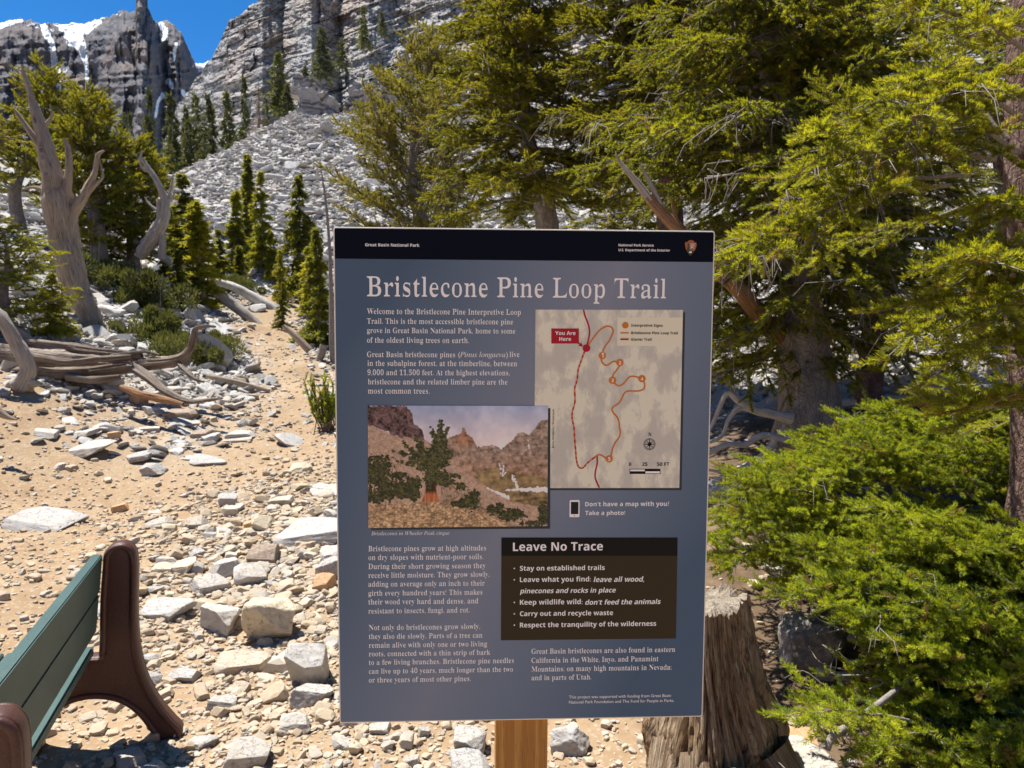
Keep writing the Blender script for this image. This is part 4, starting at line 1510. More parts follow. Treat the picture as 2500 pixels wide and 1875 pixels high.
    for s, st, x0, x1, y in (('Stay on established trails', 'sansb', 1123, 1306, 1232.5), ('Leave what you find:', 'sansb', 1123, 1276, 1257), ('leave all wood,', 'sansbi', 1282, 1391, 1257),
                             ('pinecones and rocks in place', 'sansbi', 1123, 1330, 1281.5), ('Keep wildlife wild:', 'sansb', 1123, 1258, 1306), ('don\u2019t feed the animals', 'sansbi', 1264, 1427, 1306),
                             ('Carry out and recycle waste', 'sansb', 1123, 1324, 1330.5), ('Respect the tranquility of the wilderness', 'sansb', 1123, 1417, 1355)):
        bx.text(W, s, st, dp(x0, y), dp(x1, y), .0008)
        if st == 'sansb' and x0 == 1123:
            bx.disc(W, dp(1111, y - 5), .0012, .0008, 12)
    bx.emit('notice_box', root)
    fn = Print()
    fn.text(W, 'This project was supported with funding from Great Basin', 'sans', dp(1229, 1508.5), dp(1449, 1508))
    fn.text(W, 'National Park Foundation and The Fund for People in Parks.', 'sans', dp(1229, 1519.5), dp(1456, 1519))
    fn.emit('funding_note', root)

def build_picture(root):
    """the printed landscape: sky, crags, scree, snow, one dark bushy pine"""
    nx, ny = 340, 228
    u = np.linspace(87, 2110, nx)
    v = np.linspace(95, 1460, ny)
    X, Y = np.meshgrid(u, v)
    p = np.stack([X / 100, Y / 100], -1)
    C = np.zeros((ny, nx, 3))
    def put(mask, col):
        m = np.clip(mask, 0, 1)[..., None]
        C[:] = C * (1 - m) + np.asarray(col) * m
    n1, n2, n3 = fbm(p * .5, 4, 81), fbm(p * 2.2, 4, 82), fbm(p * 6, 3, 83)
    g = np.clip((Y - 95) / 450, 0, 1)
    s0 = (1 - g)[..., None] * np.array([.26, .32, .46]) + g[..., None] * np.array([.56, .49, .48])
    C[:] = s0 + (.10 * np.clip(n1 + .2, -.4, 1))[..., None] * np.array([1, .9, .8])
    far = interp(X, [(87, 700), (950, 470), (1060, 430), (1135, 400), (1141, 350), (1158, 340), (1175, 350), (1188, 400), (1260, 460), (1310, 560), (1400, 545), (1500, 540), (1590, 583), (1650, 520), (1720, 480), (1760, 410), (1810, 390), (1870, 410), (1885, 430), (1960, 350), (2020, 270), (2060, 250), (2110, 250)]) + n3 * 8
    lay = vnoise(np.stack([X / 300, (Y + .1 * X) / 22], -1), 84)
    rc = np.array([.22, .165, .125]) * (1 + .5 * n2[..., None] + .25 * lay[..., None] + .3 * n3[..., None])
    warm = np.exp(-((X - 1160) / 110) ** 2 - ((Y - 470) / 90) ** 2) + .5 * np.clip((Y - 600) / 300, 0, 1)
    rc = rc * (1 - .6 * warm[..., None]) + .6 * warm[..., None] * np.array([.40, .17, .075]) * (1 + .4 * n2[..., None])
    put(Y > far, rc)
    put((Y > 790 + .4 * np.abs(X - 1500) ** .9) & (X > 1300), np.array([.19, .135, .065]) * (1 + .5 * n2[..., None] + .3 * lay[..., None]))
    scr = interp(X, [(87, 300), (400, 430), (720, 470), (1000, 720), (1450, 1020), (1700, 1180), (2110, 1260)]) + n2 * 14
    put(Y > scr, np.array([.34, .24, .175]) * (1 + .25 * n3[..., None] + .15 * n2[..., None]))
    lc = interp(X, [(87, 95), (500, 95), (540, 130), (580, 175), (600, 310), (640, 320), (700, 375), (716, 470), (717, 2000), (2110, 2000)])
    lb = interp(X, [(87, 300), (250, 360), (400, 430), (720, 480)]) + n2 * 16
    put((Y > lc + n3 * 10) & (Y < lb) & (X < 716), np.array([.09, .055, .055]) * (1 + .8 * n2[..., None] + .6 * n3[..., None]))
    def seg(pts, w):
        m = np.zeros_like(X, bool)
        for q in spline(np.array(pts, float), 60):
            m |= np.hypot(X - q[0], Y - q[1]) < w * .32 + 9 * n3
        return m
    n5 = fbm(p * 3.3, 3, 92)
    sn = seg([(1885, 470), (1900, 580)], 12) | seg([(1560, 740), (1585, 880)], 18) | seg([(1610, 765), (1600, 860), (1590, 880)], 14) | seg([(1650, 825), (1600, 885)], 11)
    sn |= (X > 1630) & (np.abs(Y - 1042 - 8 * n5) < 8 + 24 * (X - 1630) / 480 + 6 * n3)
    sn |= (X > 1415) & (X < 1680) & (np.abs(Y - (1015 + .47 * (X - 1415)) - 6 * n5) < 4 + 20 * (X - 1415) / 265 + 6 * n3)
    sn |= (X > 1700) & (X < 1800) & (Y > 870) & (Y < 1040) & (np.abs(X - (1735 + 30 * np.sin(Y / 50))) < 14 + 14 * (1040 - Y) / 170 * (n3 > -.2) + 8 * n3)
    put(sn, (.66, .63, .66))
    gr = np.array([.30, .205, .115])
    ground = interp(X, [(87, 1200), (500, 1180), (800, 1165), (1000, 1200), (1400, 1300), (1700, 1440), (2110, 1700)])
    cell = np.abs(fbm(p * np.array([3.0, 5.0]), 3, 85))
    put(Y > ground, gr * (.45 + 1.6 * np.clip(cell, 0, .7)[..., None]) * (1 + .4 * n2[..., None]))
    put((Y > scr + 250) & (Y < ground) & (n3 > .1) & (X > 900), gr * .55)
    n4 = fbm(p * np.array([7, 9.0]), 3, 91)
    n5 = fbm(p * 3.3, 3, 92)
    def green(k=1.0):
        lt = np.clip(.45 + .9 * n4 + .35 * n5, 0, 1.3)[..., None]
        return (np.array([.016, .022, .010]) * (1 - lt) + np.array([.085, .085, .030]) * lt) * k
    def blob(x, y, a, b, k=1.0):
        return (((X - x) / a) ** 2 + ((Y - y) / b) ** 2 + .55 * n5 + .45 * n4) < k
    veg = blob(170, 830, 190, 160) | blob(280, 1010, 110, 150) | blob(450, 1020, 70, 110) | blob(600, 960, 90, 80) | blob(180, 680, 200, 35, .8) | blob(420, 870, 110, 40) | blob(600, 1120, 40, 50) | blob(160, 1130, 150, 50) | blob(1130, 1000, 60, 50)
    for i in range(12):
        cx = 110 + i * 48
        veg |= (np.abs(X - cx) < (Y - (930 - 10 * i + 60 * (i % 3))) * .22 + 5 * n4) & (Y < 1110 + 20 * (i % 2))
    veg |= blob(1250, 1160, 110, 120) | blob(1120, 1200, 120, 40) | blob(1700, 1330, 160, 75) | blob(1500, 1270, 80, 60) | blob(2060, 1320, 60, 140) | blob(1560, 1240, 50, 60) | blob(1960, 1430, 140, 40)
    put(veg, green(.8))
    tr = (Y > 830) & (Y < 1168 + n2 * 6) & (np.abs(X - 790) < 62 + np.clip(Y - 1060, 0, 200) * .32 + n2 * 10)
    put(tr, (np.array([.34, .12, .045]) * np.clip((Y - 1040) / 50, .12, 1)[..., None]) * (1 + .5 * vnoise(np.stack([X / 14, Y / 200], -1), 87)[..., None]))
    tree = np.zeros_like(X, bool)
    rr = np.random.default_rng(12)
    for (lx, ly, tx, ty, w0) in ((860, 640, 905, 275, 80), (860, 560, 980, 330, 50), (860, 520, 800, 330, 45), (850, 700, 960, 470, 90), (800, 760, 600, 440, 75), (700, 640, 640, 450, 60), (780, 760, 370, 600, 60), (600, 640, 480, 490, 45), (700, 780, 440, 720, 60),
                                 (820, 820, 1000, 600, 110), (820, 860, 1110, 890, 75), (900, 900, 1080, 970, 60), (820, 900, 960, 980, 75), (780, 700, 860, 600, 130), (720, 740, 660, 780, 90), (760, 850, 780, 1000, 80)):
        for q in np.linspace(0, 1, 9):
            cx, cy = lx + (tx - lx) * q + rr.normal(0, 12), ly + (ty - ly) * q + rr.normal(0, 12)
            w = w0 * (1 - .62 * q) * rr.uniform(.7, 1.1)
            tree |= (((X - cx) / w) ** 2 + ((Y - cy) / (w * .8)) ** 2 + .5 * n5 + .5 * n4) < 1.05
    put(tree, green(1.0))
    C = np.clip(C * 1.55, 0.004, .9)
    x0, y0, x1, y1 = 87, 95, 2110, 1460
    tl, tr_, br, bl_ = pp(84, 92), pp(2110, 96), pp(2102, 1446), pp(90, 1468)
    a = (X - x0) / (x1 - x0)
    b = (Y - y0) / (y1 - y0)
    P = ((1 - a) * (1 - b))[..., None] * tl + (a * (1 - b))[..., None] * tr_ + (a * b)[..., None] * br + ((1 - a) * b)[..., None] * bl_
    V = np.stack([P[..., 0], np.full(X.shape, -.0012), P[..., 1]], -1).reshape(-1, 3)
    i = np.arange(ny - 1)[:, None] * nx
    j = np.arange(nx - 1)[None]
    F = np.stack([i + j, i + nx + j, i + nx + j + 1, i + j + 1], -1).reshape(-1, 4)
    me = raw_mesh('landscape_picture', V, F, M['ink_picture'], False, None, {'paint': np.concatenate([C.reshape(-1, 3), np.ones((nx * ny, 1))], 1)})
    link('landscape_picture', me, root)

build_sign()

# ------------------------------------------------------------------ bench
def build_bench():
    far, near = np.array([-1.528, 2.83]), np.array([-1.137, 1.58])
    ax = (far - near) / np.linalg.norm(far - near)
    L = np.linalg.norm(far - near)
    rear = np.array([-ax[1], ax[0]]) * -1
    root = thing('park_bench', 'green slatted bench with brown moulded end frames seen from behind', 'bench', (near[0], near[1], -0.065))
    # local: x = rear, y = along the bench
    root.rotation_euler[2] = math.atan2(rear[1], rear[0])
    base = [(-.075, .735), (-.068, .785), (-.04, .812), (0, .822), (.035, .812), (.060, .78), (.066, .72), (.062, .62), (.058, .52), (.060, .42), (.072, .33), (.10, .235), (.145, .15), (.20, .075), (.235, .03), (.215, -.012), (.13, -.012),
            (.10, .04), (.05, .115), (-.01, .17), (-.08, .20), (-.16, .21), (-.24, .195), (-.30, .15), (-.34, .08), (-.36, -.012), (-.47, -.012), (-.46, .10), (-.44, .22), (-.43, .30), (-.435, .36), (-.43, .385), (-.38, .39), (-.12, .375), (-.105, .385), (-.098, .45), (-.09, .60)]
    pts = spline(np.array(base + base[:1]), 150)[:-1]
    pts[:, 0] *= .86
    def frame(y0, y1):
        f = bm_obj('end_frame', slab_from_outline(pts, y0, y1, .012), M['brown_plastic'], root, True)
        # raised rim that follows the outline, leaving the middle sunk
        cen = pts
        T = np.roll(cen, -1, 0) - np.roll(cen, 1, 0)
        T /= np.linalg.norm(T, axis=1)[:, None]
        N = np.stack([-T[:, 1], T[:, 0]], -1)
        ar = 0.5 * np.sum(cen[:, 0] * np.roll(cen[:, 1], -1) - np.roll(cen[:, 0], -1) * cen[:, 1])
        if ar < 0:
            N = -N
        c = cen + N * .0135
        for yy in (y0, y1):
            P = np.column_stack([c[:, 0], np.full(len(c), yy), c[:, 1]])
            P = np.vstack([P, P[:1]])
            V, F, U = tube(P, .0125, 8, cap=False)
            link('rim', raw_mesh('rim', V, F, M['brown_plastic'], True), f)
        return f
    frame(-.045, .015)
    frame(L - .015, L + .045)
    def board(x, z, w, t, tilt):
        bm = bmesh.new()
        bmesh.ops.create_cube(bm, size=1)
        bmesh.ops.scale(bm, vec=(t, L - .034, w), verts=bm.verts)
        bmesh.ops.bevel(bm, geom=bm.edges[:], offset=.004, segments=2, affect='EDGES')
        o = bm_obj('slat', bm, M['green_plank'], root)
        o.location = (x, L / 2, z)
        o.rotation_euler[1] = tilt
        return o
    board(-.086, .712, .150, .036, .10)
    board(-.103, .556, .150, .036, .10)
    for k in range(3):
        board(-.175 - .150 * k, .408 + .006 * k, .142, .036, math.pi / 2 + .03)
    for y in (.0, L):
        for z in (.712, .556):
            V, F, U = tube([(-.118, y + (.03 if y == 0 else -.03), z), (-.100, y + (.03 if y == 0 else -.03), z)], .007, 8)
            link('bolt', raw_mesh('bolt', V, F, M['ink_black'], False), root)
    return root

build_bench()

# ------------------------------------------------------------------ needles and twigs
def twig_mesh(name, mat, seed, L=.10, n=110, nl=.016, w=.0013, tilt=.9, upb=.35, stem=.0016, bend=.0, two=True):
    """a needled twig along +X"""
    r = np.random.default_rng(seed)
    s = np.sort(r.uniform(0.0, 1.0, n)) ** .95
    s[-max(3, n // 12):] = r.uniform(.93, 1.0, max(3, n // 12))
    a = r.uniform(0, 2 * np.pi, n)
    ca, sa = np.cos(a), np.sin(a)
    up = np.clip(sa, -1, 1)
    al = tilt * r.uniform(.75, 1.15, n)
    tip = s > .92
    al[tip] *= r.uniform(.1, .9, tip.sum())
    base = np.stack([s * L, np.zeros(n), bend * s * s * L], -1)
    d = np.stack([np.cos(al), np.sin(al) * ca, np.sin(al) * sa + upb * .5], -1)
    d /= np.linalg.norm(d, axis=1)[:, None]
    ln = nl * r.uniform(.75, 1.15, n) * (1 - .25 * s)
    side = np.cross(d, r.normal(size=(n, 3)))
    side /= np.linalg.norm(side, axis=1)[:, None]
    tipp = base + d * ln[:, None] + np.array([0, 0, 1]) * (ln * .12)[:, None]
    mid = base + d * (ln * .45)[:, None]
    if two:
        V = np.stack([base, mid - side * w / 2, tipp, mid + side * w / 2], 1).reshape(-1, 3)
        i = np.arange(n)[:, None] * 4
        F = np.concatenate([i + np.array([[0, 1, 2]]), i + np.array([[0, 2, 3]])])
    else:
        V = np.stack([base - side * w / 2, base + side * w / 2, tipp], 1).reshape(-1, 3)
        F = np.arange(3 * n).reshape(-1, 3)
    nt = len(F)
    xs = np.linspace(0, L, 4)
    P = np.stack([xs, xs * 0, bend * (xs / L) ** 2 * L], -1)
    v2, f2, _ = tube_tris(P, [stem, stem * .9, stem * .8, stem * .5], 4, cap=False)
    me = raw_mesh(name, np.concatenate([V, v2]), np.concatenate([F, f2 + len(V)]), M[mat])
    me.materials.append(M['brown_twig'])
    mi = np.zeros(nt + len(f2), np.int32)
    mi[nt:] = 1
    me.polygons.foreach_set('material_index', mi)
    me.update()
    return me

def twig_set(name, mat, seed, **k):
    return scatter_group(name, [proto(name + '_shape', twig_mesh(name + '_shape', mat, seed + i, **k)) for i in range(4)])

TW_NEAR = twig_set('spruce_twigs', 'needles_near', 11, L=.085, n=100, nl=.023, w=.0034, tilt=.9, upb=.5, bend=.1)
TW_LOW = twig_set('spruce_low_twigs', 'needles_bright', 21, L=.085, n=95, nl=.023, w=.0034, tilt=.85, upb=.45, bend=.1)
TW_MID = twig_set('spruce_mid_twigs', 'needles_spruce', 31, L=.13, n=64, nl=.034, w=.0095, tilt=.8, upb=.3, two=False)
TW_FOX = twig_set('foxtail_twigs', 'needles_foxtail', 41, L=.17, n=84, nl=.042, w=.0115, tilt=.75, upb=.0, bend=.25, two=False)
TW_PALE = twig_set('pale_pine_twigs', 'needles_pale', 51, L=.15, n=64, nl=.05, w=.012, tilt=.6, upb=.2, bend=.45, two=False)
TW_FAR = twig_set('far_pine_twigs', 'needles_foxtail', 61, L=.22, n=60, nl=.065, w=.019, tilt=.75, upb=.1, bend=.25, two=False)

class Tree:
    def __init__(s, seed):
        s.r = np.random.default_rng(seed)
        s.P, s.D, s.S = [], [], []
        s.wood = Acc()
        s.nw = 0
    def twigs(s, P, D, S):
        s.P.append(np.atleast_2d(P))
        s.D.append(np.atleast_2d(D))
        s.S.append(np.atleast_1d(S))
    def stick(s, P, R, k=4):
        s.wood.add(*tube(P, R, k, cap=False))
        s.nw += 1
    def bough(s, P, tl, lat=.42, gap=.07, inner=.2, sag=.25, sub=.75, r0=.012, bare=0.0, dens=1.0, hang=0.0, lean_out=.0):
        """a limb along P carrying flat sprays of twigs; tl = twig length"""
        r = s.r
        P = spline(np.asarray(P, float), 14)
        wob = np.cumsum(r.normal(0, 1, P.shape), 0)
        P = P + (wob - wob[0]) * .008 * np.linalg.norm(P[-1] - P[0])
        T = np.gradient(P, axis=0)
        T /= np.linalg.norm(T, axis=1)[:, None] + 1e-9
        seg = np.r_[0, np.cumsum(np.linalg.norm(np.diff(P, axis=0), axis=1))]
        L = seg[-1]
        s.stick(P, np.linspace(r0, r0 * .25, len(P)), 5)
        u = inner
        sgn = 1 if r.random() < .5 else -1
        while u < 1.0:
            x = u * L
            p = np.array([np.interp(x, seg, P[:, k]) for k in range(3)])
            t = np.array([np.interp(x, seg, T[:, k]) for k in range(3)])
            side = np.cross(t, [0, 0, 1.0])
            side /= np.linalg.norm(side) + 1e-9
            ang = r.uniform(.4, 1.25)
            d = t * math.cos(ang) + side * sgn * math.sin(ang) + np.array([0, 0, r.normal(.06, .26) - hang])
            d /= np.linalg.norm(d)
            ll = (lat * L * (1 - u) ** .8 + tl * 1.2) * r.uniform(.35, 1.25)
            n = max(2, int(ll / (tl * .62)))
            q = (np.arange(n) + r.uniform(0, .5)) / n
            bend = np.array([0, 0, -sag * ll])
            pts = p + d * (q * ll)[:, None] + bend * (q ** 2)[:, None]
            dirs = d + 2 * bend * q[:, None] / ll
            end = p + d * ll + bend
            s.stick([p, p + d * ll * .5 + bend * .25, end], [r0 * .32, r0 * .26, r0 * .12], 3)
            if r.random() >= bare:
                s.twigs(pts, dirs + r.normal(0, .2, pts.shape), r.uniform(.75, 1.2, n))
                m = r.random(n) < sub * dens
                if m.any():
                    sd = np.cross(dirs[m], [0, 0, 1.0])
                    sd /= np.linalg.norm(sd, axis=1)[:, None] + 1e-9
                    for sg in (-1, 1):
                        dd = dirs[m] * .75 + sd * sg * .8 + r.normal(0, .33, sd.shape) + np.array([0, 0, -hang])
                        s.twigs(pts[m], dd, r.uniform(.65, 1.05, m.sum()) * (1 - .3 * q[m]))
            else:
                for _ in range(3):
                    k = r.uniform(.3, 1)
                    dd = d + r.normal(0, .5, 3) + np.array([0, 0, -.4])
                    s.stick([p + d * ll * k, p + d * ll * k + dd * tl * .7, p + d * ll * k + dd * tl + np.array([0, 0, -tl * .6])], [r0 * .2, r0 * .16, r0 * .1], 3)
            sgn = -sgn
            u += gap / L * r.uniform(.7, 1.35) / dens
        n = max(2, int(L * (1 - inner) * .6 / (tl * .6)))
        q = np.linspace(max(.4, inner), 1, n)
        pts = np.stack([np.interp(q * L, seg, P[:, k]) for k in range(3)], -1)
        dr = np.stack([np.interp(q * L, seg, T[:, k]) for k in range(3)], -1)
        if bare < 1:
            s.twigs(pts, dr + r.normal(0, .08, dr.shape), np.full(n, 1.1))
    def emit(s, root, ng, twood, crown='crown', cap=None):
        if s.P:
            P = np.concatenate(s.P)
            D = np.concatenate(s.D)
            S = np.concatenate(s.S)
            D = D / (np.linalg.norm(D, axis=1)[:, None] + 1e-9)
            R = np.stack([s.r.uniform(-.5, .5, len(P)), -np.arcsin(np.clip(D[:, 2], -1, 1)), np.arctan2(D[:, 1], D[:, 0])], -1)
            loc = np.array(root.location[:])
            o = scatter(crown, ng, P - loc, R, S, s.r.integers(0, 4, len(P)), root)
            tag(o, kind='stuff')
            global N_TWIGS
            N_TWIGS += len(P)
        if s.nw:
            for i in range(len(s.wood.V)):
                s.wood.V[i] = s.wood.V[i] - np.array(root.location[:])
            b = link('branches', s.wood.mesh('branches', M[twood]), root)
            tag(b, kind='stuff')
N_TWIGS = 0

def trunk_part(root, P, R, mat, k=18, amp=.12, n=40, seed=0, name='trunk', freq=3.0, twist=0.0):
    P4 = np.column_stack([np.asarray(P, float), np.asarray(R, float)])
    S = spline(P4, n)
    loc = np.array(root.location[:]) if root is not None else 0
    def mod(a, l):
        aa = a + twist * l
        q = np.stack([np.cos(aa) * freq * .5, np.sin(aa) * freq * .5, l * .8], -1)
        h = np.stack([np.cos(aa) * freq * 1.6, np.sin(aa) * freq * 1.6, l * 1.1], -1)
        return 1 + amp * (.8 * fbm(q, 3, seed + 5, .5) + .25 - 1.1 * np.abs(fbm(h, 3, seed + 9, .55)))
    V, F, U = tube(S[:, :3] - loc, S[:, 3], k, mod)
    return link(name, raw_mesh(name, V, F, M[mat], True, U), root)

def base_at(px, depth):
    """ground point under a column of the photograph at a depth"""
    x = rays(px, 900)[0] * depth
    return np.array([x, depth, float(H(x, depth))])

def conifer(name, label, cat, base, top, tr, prof, nb, ng, tl, el=.1, droop=.5, z0=.1, bark='bark_gray', lean=(0, 0), seed=0, group=None, facing=None,
            lat=.42, gap=.12, hang=0.0, bare=.06, sub=.75, inner=.2, r0=.014, twood='twig_bark', trunk_path=None, sag=.25):
    """trunk + limbs in spiral order; prof(u) = limb length at height fraction u"""
    root = thing(name, label, cat, base, group)
    r = np.random.default_rng(seed)
    h = top[2] - base[2]
    if trunk_path is None:
        tp = np.array([base - [0, 0, .15], base + [0, 0, h * .33], base * .4 + top * .6, top])
        tp[1:3, :2] += r.normal(0, .02 * h, (2, 2))
        rad = [tr * 1.25, tr, tr * .55, tr * .06]
    else:
        tp, rad = trunk_path
    trunk_part(root, tp, rad, bark, seed=seed)
    S = spline(np.asarray(tp, float), 60)
    t = Tree(seed)
    az = r.uniform(0, 6.28)
    for i in range(nb):
        u = z0 + (1 - z0) * ((i + r.random()) / nb) ** .9
        az += 2.39996 + r.normal(0, .3)
        if facing is not None and math.cos(az - facing[0]) < facing[1]:
            az += math.pi * r.uniform(.6, 1.0)
        z = base[2] + u * h
        k = int(np.argmin(np.abs(S[:, 2] - z)))
        p = S[k]
        L = prof(u) * r.uniform(.7, 1.2)
        if L < tl * 1.2:
            L = tl * 1.2
        e = el + .5 * u * .6 + r.normal(0, .12)
        d = np.array([math.cos(az) * math.cos(e), math.sin(az) * math.cos(e), math.sin(e)])
        q = np.array([0, .3, .65, 1.0])
        up = np.array([0, 0, 1.0])
        pts = [p + d * L * a - up * droop * L * a * a * .6 + up * (droop * .35 * L * max(0, a - .6)) for a in q]
        t.bough(pts, tl, lat=lat, gap=gap, inner=inner, hang=hang, bare=bare, sub=sub, r0=r0 * (.4 + .6 * L / max(prof(z0 + .1), .2)), sag=sag)
    t.emit(root, ng, twood)
    return root

# ------------------------------------------------------------------ distant conifers: real leaf-sized faces, shared between copies
def small_conifer_mesh(name, seed, n, size, width=.16, mat='needles_far', pointed=1.0, openness=.0):
    r = np.random.default_rng(seed)
    nb = 130
    V, F = [], []
    us = np.sort(r.uniform(.04, .99, nb))
    az = np.cumsum(2.4 + r.normal(0, .3, nb))
    Lb = width * (1 - us) ** .75 * r.uniform(.25, 1.45, nb) + .012
    Lb *= np.where(r.random(nb) < openness, .35, 1)
    w = Lb + .02
    pick = r.choice(nb, n, p=w / w.sum())
    q = r.uniform(.1, 1, n) ** .8
    L = Lb[pick] * q
    sp = .24 * Lb[pick] * (1 - q * .5)
    P = np.stack([np.cos(az[pick]) * L, np.sin(az[pick]) * L, us[pick] - .35 * L * q + .12 * L], -1)
    P += np.stack([r.normal(0, 1, n) * sp * .6, r.normal(0, 1, n) * sp * .6, r.normal(0, 1, n) * (sp * .22 + .004)], -1)
    D = np.stack([np.cos(az[pick]), np.sin(az[pick]), r.uniform(-.7, .6, n)], -1) + r.normal(0, .55, (n, 3))
    D /= np.linalg.norm(D, axis=1)[:, None]
    S = np.cross(D, r.normal(size=(n, 3)))
    S /= np.linalg.norm(S, axis=1)[:, None]
    sz = size * r.uniform(.5, 1.3, n)
    A = P - S * (sz * .22)[:, None]
    B = P + S * (sz * .22)[:, None]
    C = P + D * sz[:, None]
    V = np.stack([A, B, C], 1).reshape(-1, 3)
    return raw_mesh(name, V, np.arange(3 * n).reshape(-1, 3), M[mat])

def bush_mesh(name, seed, n, size, mat):
    """low spreading clump: several uneven mounds of short shoots"""
    r = np.random.default_rng(seed)
    k = 16
    c = np.stack([r.normal(0, .42, k), r.normal(0, .42, k), r.uniform(.05, .55, k)], -1)
    c[:, 2] *= np.exp(-(c[:, 0] ** 2 + c[:, 1] ** 2) * .8)
    w = r.uniform(.16, .34, k)
    p = r.integers(0, k, n)
    d = r.normal(size=(n, 3))
    d /= np.linalg.norm(d, axis=1)[:, None]
    P = c[p] + d * (w[p] * r.uniform(.4, 1, n) ** .6)[:, None] * np.array([1, 1, .75])
    P[:, 2] = np.abs(P[:, 2])
    D = d + np.array([0, 0, .7]) + r.normal(0, .4, (n, 3))
    D /= np.linalg.norm(D, axis=1)[:, None]
    S = np.cross(D, r.normal(size=(n, 3)))
    S /= np.linalg.norm(S, axis=1)[:, None]
    sz = size * r.uniform(.5, 1.4, n)
    V = np.stack([P - S * (sz * .2)[:, None], P + S * (sz * .2)[:, None], P + D * sz[:, None]], 1).reshape(-1, 3)
    return raw_mesh(name, V, np.arange(3 * n).reshape(-1, 3), M[mat])

def small_trunk_mesh(name, mat='bark_gray', r0=.022):
    V, F, U = tube([(0, 0, -.05), (.004, 0, .3), (-.004, .003, .65), (0, 0, .98)], [r0, r0 * .8, r0 * .45, r0 * .08], 7)
    return raw_mesh(name, V, F, M[mat], True, U)

